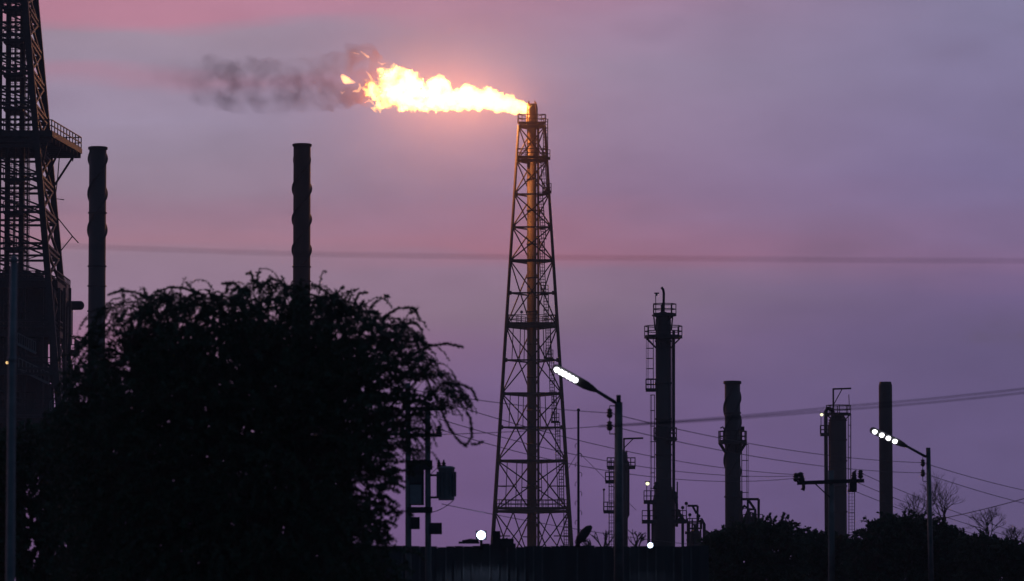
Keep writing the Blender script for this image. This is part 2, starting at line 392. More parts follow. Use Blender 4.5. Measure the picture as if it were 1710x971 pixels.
for i, (x, y, r) in enumerate(fl):
    d = 0 if i < 6 else random.uniform(-1, 1) * r * SD * .6
    blobs.append((P(x, y, YD + d), r * SD * .95))
FLM = blob_mesh('gas_flame', blobs, tip, .085, .55, .8)
FLM.data.materials.clear(); FLM.data.materials.append(MATS['flame_gas'])
settag(FLM, 'long white hot billowing gas flame blown sideways from the flare tip', 'flame')
wisps = [([(572, 128, 4), (578, 134, 7), (586, 137, 4), (592, 138, 2)], 'largest detached orange scrap of flame, drifting left of the big flame'),
         ([(590, 153, 1.6), (598, 152, 3.2), (602, 146, 2.6), (600, 140, 1.5)], 'hooked orange flame wisp just left of the big flame\'s end'),
         ([(603, 86, 1.2), (608, 90, 1.8), (614, 95, 2.4), (618, 97, 1.2)], 'thin curled flame wisp, the upper right one of the loose scraps'),
         ([(586, 88, 1.0), (593, 89, 1.6), (600, 91, 1.2)], 'thin curled flame wisp, topmost of the loose scraps in the smoke'),
         ([(569, 153, .9), (572, 156, 1.5), (576, 153, .9)], 'smallest flame spark below the largest detached scrap'),
         ([(612, 120, 1.0), (617, 125, 2.0), (621, 133, 2.2), (620, 138, 1.2)], 'short orange tongue hanging over the left tip of the big flame'),
         ([(610, 172, 1.0), (616, 168, 2.2), (622, 172, 2.0), (626, 178, 1.2)], 'short orange tongue curling under the left tip of the big flame'),
         ([(632, 104, 1.0), (638, 108, 2.0), (643, 106, 1.2)], 'small orange lick just above the tallest lobe of the flame')]
for pts, lb in wisps:
    bl = []
    for (x0, y0, r0), (x1, y1, r1) in zip(pts, pts[1:]):
        for t in (0, .33, .66): bl.append((P(x0 + (x1 - x0) * t, y0 + (y1 - y0) * t, YD), (r0 + (r1 - r0) * t) * SD))
    bl.append((P(pts[-1][0], pts[-1][1], YD), pts[-1][2] * SD))
    o = blob_mesh('flame_wisp', bl, P(pts[0][0], pts[0][1], YD), .07, .12, 2.2)
    o.data.materials.clear(); o.data.materials.append(MATS['flame_gas_thin']); settag(o, lb, 'flame', 'loose scraps of flame in the smoke')
FLAME_W = 13000
for i, (x, y, w) in enumerate(((852, 175, .6), (790, 166, .9), (728, 158, 1.0), (668, 150, 1.0))):
    l = bpy.data.lights.new('flame_light', 'POINT'); l.energy = FLAME_W * w; l.color = (1, .43, .17); l.shadow_soft_size = .8
    o = bpy.data.objects.new('flame_light', l); C.objects.link(o); o.location = P(x, y, YD)
# ------------------------------------------------------------------ smoke
m, t, out = volmat('dark_smoke')
co = t.nodes.new('ShaderNodeTexCoord')
n1 = t.nodes.new('ShaderNodeTexNoise'); n1.inputs['Scale'].default_value = .42; n1.inputs['Detail'].default_value = 6; n1.inputs['Roughness'].default_value = .62; n1.inputs['Distortion'].default_value = .1
t.links.new(co.outputs['Object'], n1.inputs['Vector'])
mr = t.nodes.new('ShaderNodeMapRange'); mr.interpolation_type = 'SMOOTHSTEP'; mr.inputs[1].default_value = .34; mr.inputs[2].default_value = .70; mr.inputs[4].default_value = .32
t.links.new(n1.outputs[0], mr.inputs[0])
pv = t.nodes.new('ShaderNodeVolumePrincipled'); pv.inputs['Color'].default_value = (.26, .17, .2, 1); pv.inputs['Anisotropy'].default_value = .2
sx = t.nodes.new('ShaderNodeSeparateXYZ'); t.links.new(co.outputs['Object'], sx.inputs[0]); fr_ = t.nodes.new('ShaderNodeValToRGB')
q_ = t.nodes.new('ShaderNodeMapRange'); q_.inputs[1].default_value = -29; q_.inputs[2].default_value = 2; t.links.new(sx.outputs[0], q_.inputs[0]); t.links.new(q_.outputs[0], fr_.inputs[0])
fr_.color_ramp.elements[0].color = (0, 0, 0, 1); fr_.color_ramp.elements[1].color = (1, 1, 1, 1); k_ = fr_.color_ramp.elements.new(.38); k_.color = (.5, .5, .5, 1); k_ = fr_.color_ramp.elements.new(.72); k_.color = (.6, .6, .6, 1)
n2 = t.nodes.new('ShaderNodeTexNoise'); n2.inputs['Scale'].default_value = .13; n2.inputs['Detail'].default_value = 3; t.links.new(co.outputs['Object'], n2.inputs['Vector'])
p_ = t.nodes.new('ShaderNodeMapRange'); p_.inputs[1].default_value = .35; p_.inputs[2].default_value = .62; p_.inputs[3].default_value = .35; p_.inputs[4].default_value = 1.5; t.links.new(n2.outputs[0], p_.inputs[0])
m1 = t.nodes.new('ShaderNodeMath'); m1.operation = 'MULTIPLY'; t.links.new(mr.outputs[0], m1.inputs[0]); t.links.new(fr_.outputs[0], m1.inputs[1])
m2 = t.nodes.new('ShaderNodeMath'); m2.operation = 'MULTIPLY'; t.links.new(m1.outputs[0], m2.inputs[0]); t.links.new(p_.outputs[0], m2.inputs[1]); t.links.new(m2.outputs[0], pv.inputs['Density']); t.links.new(pv.outputs[0], out.inputs['Volume'])
sm = [(612, 100, 18), (592, 108, 24), (600, 140, 22), (575, 150, 26), (566, 118, 26), (540, 125, 30), (545, 160, 24), (512, 130, 32), (505, 160, 26), (478, 135, 32), (470, 165, 24), (445, 135, 32),
      (435, 160, 26), (412, 130, 30), (400, 158, 28), (380, 130, 26), (365, 155, 24), (350, 120, 24), (345, 150, 24), (322, 130, 26), (330, 150, 22), (300, 125, 24), (278, 118, 20), (258, 116, 14), (612, 92, 16), (590, 90, 16), (625, 128, 14), (612, 165, 12), (640, 105, 10)]
SMK = blob_mesh('smoke_plume', [(P(x, y, YD + random.uniform(-1, 1)), r * SD * 1.2) for x, y, r in sm], P(610, 150, YD), .5, .9, .3)
SMK.data.materials.clear(); SMK.data.materials.append(MATS['dark_smoke'])
settag(SMK, 'thin dark smoke trailing left from the end of the flame', 'smoke', None, 'stuff')

# ------------------------------------------------------------------ chimneys
def chimney(name, label, px, ytop, wpx, Y, m, starts=2, pitch=110, ys=None, strake_h=.19, rings=(), base_flare=0, group='tall chimneys of the plant', phase=0, topform='rim'):
    x = P(px, ytop, Y).x; T = thing(name, label, 'chimney', (x, Y, 0), group); s = sc(Y); R = wpx / 2 * s; H = P(px, ytop, Y).z
    prof = [(R * (1 + base_flare), 0)]
    if base_flare: prof += [(R * (1 + base_flare), H * .25), (R, H * .5)]
    prof += [(R, H - .05)]
    if topform == 'chamfer': prof[-1] = (R, H - .45); prof += [(R * .86, H)]
    prof += [(R * .8, H), (R * .8, H - 1.5)]
    MB().lathe((x, Y, 0), prof, 32).build('shell', m, T, True)
    if topform == 'rim':
        MB().lathe((x, Y, H), [(R + .02, -.32), (R + .13, -.26), (R + .13, -.02), (R + .02, .03)], 32).build('top_rim', m, T, True)
    for py in rings:
        z = P(px, py, Y).z; MB().lathe((x, Y, z), [(R + .01, -.09), (R + .1, -.07), (R + .1, .07), (R + .01, .09)], 32).build('flange_ring', m, T, True)
    if ys:
        z0, z1 = P(px, ys[1], Y).z, P(px, ys[0], Y).z; p = pitch * s
        for k in range(starts):
            mb = MB(); n = int((z1 - z0) / p * 40); vs = []; fs = []
            for i in range(n + 1):
                z = z0 + (z1 - z0) * i / n; a = phase + 2 * math.pi * (k / starts - (z1 - z) / p); u = Vector((math.cos(a), math.sin(a), 0)); b = Vector((x, Y, z))
                h = strake_h * min(1, i / 6, (n - i) / 6)
                for dz_, rr in ((-.28, R - .03), (-.05, R + h), (.05, R + h), (.28, R - .03)): vs.append(b + u * rr + Vector((0, 0, dz_)))
            for i in range(n):
                for q in range(3): fs.append((i * 4 + q, i * 4 + q + 1, i * 4 + 5 + q, i * 4 + 4 + q))
            mb.add(vs, fs).build('helical_strake', m, T, True)
    return T, x, R, s
CA = chimney('ribbed_chimney', 'dark ribbed chimney beside the lattice process tower, left of the big tree', 163.5, 246, 29, 475, 'grey_shell', 2, 122, (248, 412), .19,
             (356, 445, 478, 520, 560, 600), .12, phase=.9)
CB = chimney('ribbed_chimney', 'rust red ribbed chimney rising behind the top of the big tree', 504.5, 241, 29, 508, 'rust_shell', 2, 103, (262, 446), .20, (446, 470, 500), phase=.2)
CC = chimney('ribbed_chimney', 'short ribbed chimney with a collar platform, in front of the right trees', 1223, 637, 26, 450, 'grey_shell', 3, 130, (648, 800), .17, (690, 830), phase=.6)
CD = chimney('plain_chimney', 'smooth plain chimney behind the right lit street lamp', 1478.5, 638, 22.5, 480, 'grey_shell', rings=(), topform='chamfer')
for (T, x, R, s), px, Y in ((CA, 163.5, 475), (CB, 504.5, 508)):
    mb = MB(); zt = P(px, 262, Y).z
    ladder(mb, (x + R * .3, Y + R + .3, 0), (x + R * .3, Y + R + .3, zt), out=Vector((0, 1, 0))); mb.build('ladder', 'dark_steel', T)
T, x, R, s = CC; Y = 450; zc = P(1223, 738, Y).z
mb = MB(); ring_deck(mb, (x, Y, zc), R - .05, 24 * s, 0, 2 * math.pi, .22, 24)
for k in range(12):
    a = k * math.pi / 6; u = Vector((math.cos(a), math.sin(a), 0)); b = Vector((x, Y, zc - .2)); mb.bar(b + u * 23 * s, b + u * (R - .02) - Vector((0, 0, 1.0)), .13)
pf = mb.build('platform', 'dark_steel', T); railing(MB(), arcpts((x, Y, zc), 23.3 * s, 0, 2 * math.pi, 14), step=1).build('railing', 'dark_steel', pf)
c = P(1238, 716, Y); MB().box(c, (.62, .5, .42)).bar(c - Vector((0, 0, .2)), Vector((c.x, c.y, zc)), .12).build('junction_box', 'dark_steel', T)
c = P(1207, 717, Y); MB().tube([c + Vector((-.25, 0, .1)), c + Vector((0, 0, .25)), c + Vector((.2, 0, -.1)), Vector((x - R, Y, c.z - .2))], .09, 6).build('nozzle', 'dark_steel', T, True)
ladder(MB(), (x + R + .12, Y - .25, 0), (x + R + .12, Y - .25, zc - .3), out=Vector((1, 0, 0)), side=Vector((0, 1, 0))).build('ladder', 'dark_steel', T)

# ------------------------------------------------------------------ process columns
def davit(parent, px, y0, ytop, px1, Y):
    a, b, e = P(px, y0, Y), P(px, ytop, Y), P(px1, ytop - 1, Y); s = sc(Y)
    MB().bar(a, b + Vector((0, 0, .09)), .20).bar(b, e, .20).bar(b.lerp(e, .5), a.lerp(b, .35), .11).build('davit', 'dark_steel', parent)
def bulb(parent, px, py, ybase, Y, r=.2, m='small_bulb'):
    a, b = P(px, ybase, Y), P(px, py, Y); o = MB().bar(a, b, .08).box(b + Vector((.1, 0, .12)), (.5, .3, .12)).build('lamp_stalk', 'dark_steel', parent)
    MB().ball(b + Vector((.08, -.05, -.05)), r, 10, 6).build('bulb', m, o, True)
# column E
Y = 435; s = sc(Y); x = P(1108, 700, Y).x; R = 13 * s
E = thing('distillation_column', 'tall slim column with two railed crown platforms and a bent vent pipe', 'column', (x, Y, 0), 'process columns')
zt = P(1108, 527, Y).z; zb = P(1108, 822, Y).z
MB().lathe((x, Y, 0), [(19 * s, 0), (19 * s, zb - 1.0), (R, zb + .6), (R, zt - .5), (R * .93, zt - .2), (R * .75, zt + .1), (R * .4, zt + .35), (.05, zt + .42)], 32).build('shell', 'grey_shell', E, True)
for py in (528, 570, 640, 700, 760, 815):
    MB().lathe((x, Y, P(1108, py, Y).z), [(R, -.1), (R + .07, -.07), (R + .07, .07), (R, .1)], 28).build('flange_ring', 'grey_shell', E, True)
MB().tube([P(1108, 526, Y), P(1108.5, 490, Y), P(1107.5, 484, Y), P(1104.5, 480, Y)], .13, 8).build('vent_pipe', 'dark_steel', E, True)
bulb(E, 1095, 492, 526, Y, .12, 'galvanised')
platform_ring(E, (x + .1, Y, P(1108, 526, Y).z), .4, 20.5 * s, 0, 2 * math.pi, 14)
for a in range(6):
    mb = MB(); u = Vector((math.cos(a * 1.047), math.sin(a * 1.047), 0)) * 16 * s; mb.bar(Vector((x, Y, P(0, 526, Y).z)) + u, Vector((x, Y, P(0, 552, Y).z)) + u * .85, .14); mb.build('platform_leg', 'dark_steel', E)
platform_ring(E, (x, Y, P(1108, 563, Y).z), R - .02, 32 * s, 0, 2 * math.pi, 20, brackets=8)
mb = MB(); c = P(1087, 653, Y); mb.box(c, (17 * s, 1.2, .16)); pf = mb.build('platform', 'dark_steel', E)
railing(MB(), [c + Vector((a, b, .08)) for a, b in ((.5, -.55), (-.5, -.55), (-.5, .55), (.5, .55))], step=.6).build('railing', 'dark_steel', pf)
ladder(MB(), P(1091, 650, Y), P(1091, 565, Y), .45, hoop=.92, out=Vector((-1, 0, 0)), side=Vector((0, 1, 0))).build('ladder', 'dark_steel', E)
ladder(MB(), P(1093, 842, Y), P(1093, 660, Y), .4, cage=True, hoop=1.4, out=Vector((-.6, 0, 0)), side=Vector((0, 1, 0))).build('ladder', 'dark_steel', E)
MB().tube([P(1125, 552, Y - .3), P(1125, 820, Y - .3), P(1126, 830, Y - .3), P(1130, 842, Y - .3), P(1130, 880, Y - .3)], .15, 8).build('downcomer_pipe', 'dark_steel', E, True)
MB().tube([P(1131, 805, Y), P(1131, 870, Y)], .07, 6).build('conduit', 'dark_steel', E, True)
ladder(MB(), P(1121.8, 720, Y), P(1121.8, 565, Y), .3, cage=False, side=Vector((0, 1, 0))).build('ladder', 'dark_steel', E)
platform_ring(E, (x, Y, P(1108, 733, Y).z), R - .02, 23 * s, -1.3, 1.3, 10, brackets=3)
platform_ring(E, (x, Y, P(1108, 733, Y).z), R - .02, 17 * s, 2.5, 3.8, 4, brackets=1)
for py, px0, px1 in ((840, 1075, 1098), (873, 1072, 1098), (873, 1118, 1146)):
    a, b = P(px0, py, Y), P(px1, py, Y); o = MB().box((a + b) / 2, ((b - a).x, 1.8, .2)).build('platform', 'dark_steel', E)
    railing(MB(), [Vector((q, Y + w, a.z + .1)) for q, w in ((a.x, -.85), (b.x, -.85))], step=.7).build('railing', 'dark_steel', o)
for px, y0 in ((1083, 840), (1090, 873), (1140, 873)):
    MB().bar(P(px, y0, Y), Vector((P(px, y0, Y).x, Y, 0)), .28).build('support_leg', 'dark_steel', E)
bulb(E, 1080, 807, 840, Y, .19)
for px, py in ((1096, 812), (1098, 860), (1127, 828), (1133, 858), (1138, 866)):
    c = P(px, py, Y - .6); MB().lathe(c, [(.3, -.35), (.34, -.1), (.2, .15), (.28, .3), (.05, .45)], 10).build('valve', 'dark_steel', E, True)
# skid beside column E
Y = 440
K = thing('pump_skid', 'low pipework skid with a gantry hook at the foot of the tall column', 'pipework', (P(1160, 900, Y).x, Y, 0))
def bars(name, parent, Y, segs, w, m='dark_steel', tube=False):
    for a in segs:
        mb = MB(); pts = [P(px, py, Y) for px, py in a]
        if tube: mb.tube(pts, w, 8)
        else:
            for p, q in zip(pts, pts[1:]): mb.bar(p, q, w)
        mb.build(name, m, parent, tube)
bars('gantry', K, Y, [[(1148, 845), (1165, 845), (1164, 925)], [(1157, 846), (1163, 858)]], .22)
bars('pipe', K, Y - .5, [[(1168, 872), (1172, 868), (1176, 876), (1176, 930)], [(1140, 868), (1150, 872), (1150, 925)], [(1144, 890), (1158, 890), (1158, 925)]], .16, tube=True)
bars('post', K, Y + .5, [[(1148, 868), (1148, 930)], [(1156, 868), (1156, 930)], [(1170, 868), (1170, 930)], [(1146, 902), (1174, 902)], [(1146, 872), (1174, 872)]], .16)
c = P(1161, 935, Y); MB().lathe(c, [(.55, -.6), (.6, 0), (.6, 2.6), (.45, 2.95), (.2, 3.1), (.15, 3.5), (.3, 3.55), (.3, 3.65)], 16).build('vessel', 'grey_shell', K, True)
railing(MB(), [P(1148, 884, Y - .8), P(1172, 884, Y - .8)], step=.5).build('railing', 'dark_steel', K)
for px, py in ((1146, 841), (1140, 848), (1152, 860), (1167, 862)):
    MB().ball(P(px, py, Y), .18, 8, 6).bar(P(px, py, Y), P(px, 872, Y), .07).build('gauge', 'dark_steel', K, True)
# column F
Y = 530; s = sc(Y); x = P(1399.5, 800, Y).x; R = 14.3 * s
Fc = thing('distillation_column', 'thick column with a hoist arm on top and a caged ladder, right of centre', 'column', (x, Y, 0), 'process columns')
zt = P(1400, 697, Y).z
MB().lathe((x, Y, 0), [(R * 1.1, 0), (R * 1.1, 5), (R, 6), (R, zt - .5), (R * .9, zt - .05), (R * .6, zt + .4), (.05, zt + .55)], 32).build('shell', 'grey_shell', Fc, True)
for py in (702, 735, 770, 812, 855):
    MB().lathe((x, Y, P(0, py, Y).z), [(R, -.1), (R + .09, -.07), (R + .09, .07), (R, .1)], 28).build('flange_ring', 'grey_shell', Fc, True)
platform_ring(Fc, (x + .1, Y, P(0, 692, Y).z), .5, 21 * s, 0, 2 * math.pi, 16, brackets=8)
davit(Fc, 1391.5, 692, 650, 1421.5, Y)
MB().tube([P(1392, 690, Y - .4), P(1388, 684, Y - .4), P(1382, 682, Y - .4), P(1379, 688, Y - .4), P(1379, 700, Y - .4), Vector((P(1379, 700, Y).x, Y - .4, 0))], .24, 8).build('overhead_pipe', 'dark_steel', Fc, True)
MB().tube([P(1384.5, 705, Y), Vector((P(1384.5, 705, Y).x, Y, 0))], .09, 6).build('conduit', 'dark_steel', Fc, True)
c = P(1377, 727, Y - .3); o = MB().box(c, (14 * s, 1.2, .25)).build('platform', 'dark_steel', Fc)
railing(MB(), [c + Vector((a, b, .1)) for a, b in ((.5, -.55), (-.5, -.55), (-.5, .55), (.5, .55))], step=.55).build('railing', 'dark_steel', o)
bulb(Fc, 1371, 692, 726, Y - .3, .2)
ladder(MB(), P(1416.5, 802, Y), P(1416.5, 692, Y), .45, hoop=1.25, side=Vector((0, 1, 0)), out=Vector((.5, 0, 0))).build('ladder', 'dark_steel', Fc)
ladder(MB(), P(1422, 930, Y), P(1422, 820, Y), .8, hoop=2.2).build('ladder', 'dark_steel', Fc)
c = P(1423, 820, Y); o = MB().box(c, (14 * s, 1.4, .3)).build('platform', 'dark_steel', Fc)
railing(MB(), [c + Vector((a, b, .1)) for a, b in ((-.5, -.65), (.5, -.65), (.5, .65))], h=1.3, step=.6).build('railing', 'dark_steel', o)
MB().tube([P(1418.5, 685, Y), P(1417.5, 659, Y)], .05, 5).build('lightning_rod', 'dark_steel', Fc, True)
# column G, half hidden by the nearer lamp post
Y = 500; s = sc(Y); x = P(1039, 800, Y).x; R = 9.3 * s
G = thing('distillation_column', 'slim column half hidden behind the left lit street lamp post', 'column', (x, Y, 0), 'process columns')
zt = P(0, 757, Y).z
MB().lathe((x, Y, 0), [(R, 0), (R, zt - .3), (R * .75, zt + .15), (.05, zt + .4)], 28).build('shell', 'grey_shell', G, True)
davit(G, 1042, 757, 733, 1074, Y)
def side_pf(parent, px0, px1, py, Y, d=1.2):
    a, b = P(px0, py, Y), P(px1, py, Y); o = MB().box((a + b) / 2, (abs((b - a).x), d, .24)).build('platform', 'dark_steel', parent)
    x0, x1 = (a.x, b.x); railing(MB(), [Vector((x1, Y - d / 2 + .05, a.z + .1)), Vector((x0, Y - d / 2 + .05, a.z + .1)), Vector((x0, Y + d / 2 - .05, a.z + .1)), Vector((x1, Y + d / 2 - .05, a.z + .1))], step=.45).build('railing', 'dark_steel', parent if False else o)
side_pf(G, 1060.5, 1046, 782, Y); side_pf(G, 1014, 1033, 782, Y); side_pf(G, 1011, 1033, 806, Y); side_pf(G, 1008, 1033, 856, Y)
ladder(MB(), P(1021, 935, Y), P(1021, 858, Y), .5, hoop=.9).build('ladder', 'dark_steel', G)
ladder(MB(), P(1021, 856, Y), P(1021, 770, Y), .5, hoop=.9).build('ladder', 'dark_steel', G)
MB().tube([P(1008.5, 856, Y), P(1008.5, 820, Y)], .07, 5).ball(P(1008.5, 818, Y), .15, 8, 6).build('lamp_stalk', 'dark_steel', G, True)
MB().tube([P(1047, 770, Y), P(1049, 775, Y), P(1049, 860, Y), P(1046, 866, Y)], .16, 8).build('side_pipe', 'dark_steel', G, True)
MB().tube([P(1047, 768, Y), P(1047, 753, Y)], .06, 5).build('lightning_rod', 'dark_steel', G, True)
# skid right of chimney C
Y = 452
K2 = thing('valve_skid', 'railed pipework frame leaning out of the bushes beside the collared chimney', 'pipework', (P(1252, 880, Y).x, Y, 0))
bars('gantry', K2, Y, [[(1238, 820), (1238, 930)], [(1238, 834), (1267, 834), (1266, 930)], [(1250, 836), (1260, 850)]], .26)
bars('pipe', K2, Y - .4, [[(1238, 852), (1243, 845), (1250, 850), (1250, 925)], [(1250, 851), (1261, 851), (1262, 870), (1262, 930)], [(1252, 857), (1258, 857), (1258, 900)]], .15, tube=True)
c = P(1249, 900, Y); MB().lathe(c, [(.45, -1.5), (.5, 2.2), (.3, 2.6), (.12, 3.0), (.12, 4.0), (.02, 4.3)], 12).build('vessel', 'grey_shell', K2, True)
for py in (863, 877):
    a, b = P(1240, py + 14, Y - .8), P(1273, py + 14, Y - .8); o = MB().box((a + b) / 2, ((b - a).x, 1.5, .12)).build('platform', 'dark_steel', K2)
    railing(MB(), [a + Vector((0, -.7, 0)), b + Vector((0, -.7, 0))], step=.62).build('railing', 'dark_steel', o)
a = P(1184, 893, 450); MB().bar(a, P(1214, 893, 450), .22).bar(a + Vector((.3, 0, 0)), Vector((a.x + .3, 450, 0)), .2).single('pipe_support', 'dark_steel', 'horizontal pipe arm reaching left from the foot of the collared chimney', 'pipe', (a.x, 450, 0))

# ------------------------------------------------------------------ left process unit
YN, YF = 425.0, 440.0
xr0 = P(80, 460, YN).x; zj = P(80, 460, YN).z; zk = P(0, -60, YN).z
def edge(z, far):                            # x of the right legs
    Y = YF if far else YN; pa, pb = ((62, 245), (80, 460)) if not far else ((81.5, 245), (101, 460))
    a, b = P(*pa, Y), P(*pb, Y); t = (z - b.z) / (a.z - b.z); return b.x + (a.x - b.x) * t
xc0 = P(-60, 460, 432).x
def PTc(i, z):                                # four legs: near-right, far-right, far-left, near-left
    xr = edge(z, i in (1, 2)); xx = xr if i < 2 else 2 * xc0 - xr
    return Vector((xx, YF if i in (1, 2) else YN, z))
TW = thing('lattice_tower', 'huge dark lattice tower with a railed platform, cut off by the left edge', 'tower', (xc0, 432, 0))
for i in range(4):
    MB().bar(PTc(i, 0), PTc(i, zk), .62).build('leg', 'dark_steel', TW)
lv = [-40, 8, 62, 119, 176, 240, 295, 350, 411, 462, 540, 620, 700]
for j, py in enumerate(lv):
    z = P(0, py, YN).z
    for i in range(4):
        a, b = PTc(i, z), PTc((i + 1) % 4, z); mb = MB(); dz_ = Vector((0, 0, .27))
        mb.bar(a + dz_, b + dz_, .3, .22).bar(a - dz_, b - dz_, .3, .22)
        n = 9
        for q in range(n): mb.bar(a.lerp(b, q / n) + dz_ * (1 if q % 2 else -1), a.lerp(b, (q + 1) / n) + dz_ * (-1 if q % 2 else 1), .09)
        mb.build('beam', 'dark_steel', TW)
        if j + 1 < len(lv):
            z2 = P(0, lv[j + 1], YN).z; c, d = PTc(i, z2), PTc((i + 1) % 4, z2)
            if i in (0, 2):
                for p, q in ((a, d), (b, c)):
                    MB().bar(p, q, .24).build('brace', 'dark_steel', TW)
            else:
                mid = (a + b) / 2
                for q in (c, d):
                    mb = MB(); o = Vector((0, 0, .3)); mb.bar(mid + o, q + o, .17).bar(mid - o, q - o, .17); mb.build('brace', 'dark_steel', TW)
    # central landing at each level
    if j not in (5,) and py < 470:
        c = Vector((P(26, py, 431).x, 431, z)); o = MB().box(c, (2.0, 4, .14)).build('landing', 'dark_steel', TW)
        railing(MB(), [c + Vector((1, -2, .07)), c + Vector((-1, -2, .07))], step=.6).build('railing', 'dark_steel', o)
for px, r in ((13, .27), (37, .27), (-4, .3), (25, .10), (47, .09), (1, .12)):
    xx = P(px, 230, 430).x; MB().tube([(xx, 430, 0), (xx, 430, zk)], r, 10).build('riser_pipe', 'dark_steel', TW, True)
for k, px in enumerate((21, 29)):
    xx = P(px, 230, 429).x
    for a, b in ((470, 411), (411, 350), (350, 295), (295, 240), (230, 176), (176, 119), (119, 62), (62, 8)):
        ladder(MB(), (xx, 429, P(0, a, 429).z), (xx, 429, P(0, b, 429).z), .45, hoop=.9).build('ladder', 'dark_steel', TW)
for a, b in ((460, 350), (350, 240), (225, 119), (119, 8)):
    xx = P(46, 230, 427).x; ladder(MB(), (xx, 427, P(0, a, 427).z), (xx, 427, P(0, b, 427).z), .45, hoop=.9).build('ladder', 'dark_steel', TW)
# big platform
xp = P(88, 218, 425).x; zp = P(88, 219, 425).z; xl = 2 * xc0 - xp
xq = P(137, 246, 441).x; dk_ = [(xl, 424.8), (xp, 424.8), (xq, 441.2), (xl, 441.2)]
o = MB().add([(a, b, zp - .1) for a, b in dk_] + [(a, b, zp - .6) for a, b in dk_], [(0, 1, 2, 3), (7, 6, 5, 4), (0, 4, 5, 1), (1, 5, 6, 2), (2, 6, 7, 3), (3, 7, 4, 0)]).build('platform', 'dark_steel', TW)
for k in range(9): yy = 425.5 + k * 1.9; mb = MB(); mb.bar((xl, yy, zp - .85), (xp + (xq - xp) * k / 8 - .1, yy, zp - .85), .16, .5); mb.build('joist', 'dark_steel', o)
railing(MB(), [(xl, 424.9, zp - .1), (xp - .1, 424.9, zp - .1), (xq - .1, 441.1, zp - .1), (xl, 441.1, zp - .1)], h=1.2, step=1.6, r=.05).build('railing', 'dark_steel', o)
for yy in (YN + .4, YF, 432.5):
    z2 = zp - 4.3; far = yy > 430; MB().bar((xp - .6 + (xq - xp) * (yy - 425) / 16, yy, zp - .8), (edge(z2, far), yy, z2), .2).build('knee_brace', 'dark_steel', TW)
for pts in ([(100, 250), (96, 300), (92, 332), (107, 334)], [(93, 360), (121, 395), (131, 406)], [(121, 395), (100, 421)], [(126, 246), (121, 270)]):
    MB().tube([P(a, b, 440) for a, b in pts], .06, 5).build('hanging_conduit', 'dark_steel', TW, True)
# lower unit below the tower
U = thing('process_module', 'black block of decks and vessels under the lattice tower at left', 'building', (P(40, 700, 436).x, 436, 0))
xE = P(117, 500, 440).x; xW = P(-60, 500, 430).x
decks = [(478, 117), (560, 119), (622, 121), (690, 119), (760, 119), (840, 119)]
for k, (py, pr) in enumerate(decks):
    z = P(0, py, 430).z; x1 = P(pr, py, 440).x
    o = MB().box(((x1 + xW) / 2, 434.5, z), (x1 - xW, 13, .55)).build('deck', 'dark_steel', U)
    railing(MB(), [(xW, 428.1, z + .27), (x1 - .1, 428.1, z + .27), (x1 - .1, 440.9, z + .27)], r=.05).build('railing', 'dark_steel', o)
for px in (-20, 10, 40, 70, 88, 98, 107, 116):
    for yy in (428.6, 440.4):
        xx = P(px, 600, yy).x; MB().box((xx, yy, P(0, 478, 430).z / 2), (.26, .26, P(0, 478, 430).z - .6)).build('column', 'dark_steel', U)
z5, z6 = P(0, 500, 430).z, P(0, 478, 430).z
MB().box((P(50, 490, 434).x, 434.5, P(0, 520, 434).z), (5.6, 9, 4.6)).build('enclosure', 'dark_steel', U)
MB().box((P(104, 512, 440).x, 437, P(0, 524, 440).z), (1.5, 7, 3.4)).build('enclosure', 'dark_steel', U)
MB().box((P(103, 495, 440).x, 438.5, P(0, 490, 440).z), (1.7, 4, 1.4)).build('enclosure', 'dark_steel', U)
MB().box((P(112, 530, 440).x, 438, P(0, 538, 440).z), (1.1, 5, 2.6)).build('enclosure', 'dark_steel', U)
for px, y0, y1, r in ((30, 600, 452, 2.3), (62, 640, 462, 1.1), (5, 760, 520, 2.0), (46, 780, 590, 1.9), (76, 800, 640, .7)):
    c = P(px, y0, 434); h = P(px, y1, 434).z - c.z; c.z -= 0
    MB().lathe(c, [(.1, -.8), (r * .6, -.55), (r, 0), (r, h - r * .5), (r * .8, h - r * .18), (r * .4, h), (.3, h + .05), (.3, h + .6)], 28).build('vessel', 'grey_shell', U, True)
# horizontal drum with a rounded end
c0, c1 = P(85, 510.5, 438), P(135, 510.5, 438); mb = MB(); r = 7.6 * sc(438)
mb.tube([c0, c1, c1 + Vector((.18, 0, 0)), c1 + Vector((.30, 0, 0)), c1 + Vector((.36, 0, 0))], [r, r, r * .85, r * .5, r * .1], 16)
mb.build('drum', 'grey_shell', U, True)
for py in (585, 628, 668):
    c = P(122, py + 6, 440); o = MB().box(c, (.9, 5, .2)).build('balcony', 'dark_steel', U)
    railing(MB(), [c + Vector((-.4, -2.4, .1)), c + Vector((.4, -2.4, .1)), c + Vector((.4, 2.4, .1))], step=.5, h=1.3).build('railing', 'dark_steel', o)
for a, b in (((32, 617), (82, 641)), ((30, 575), (60, 590)), ((84, 690), (110, 668))):
    p, q = P(*a, 427.5), P(*b, 427.5); mb = MB(); up = Vector((0, 0, 1.1))
    mb.bar(p, q, .9, .25); mb.bar(p + up - Vector((0, .4, 0)), q + up - Vector((0, .4, 0)), .09)
    for t_ in range(9): g_ = p.lerp(q, t_ / 8) - Vector((0, .4, 0)); mb.bar(g_, g_ + up, .07)
    mb.build('stair', 'galvanised', U)
for pts in ([(-10, 655), (60, 655), (64, 690), (118, 690)], [(-10, 545), (84, 545), (86, 640)], [(20, 700), (118, 705)], [(95, 555), (95, 690)], [(112, 556), (109, 600), (111, 690)]):
    MB().tube([P(a, b, 429.5) for a, b in pts], .13, 8).build('pipe', 'dark_steel', U, True)
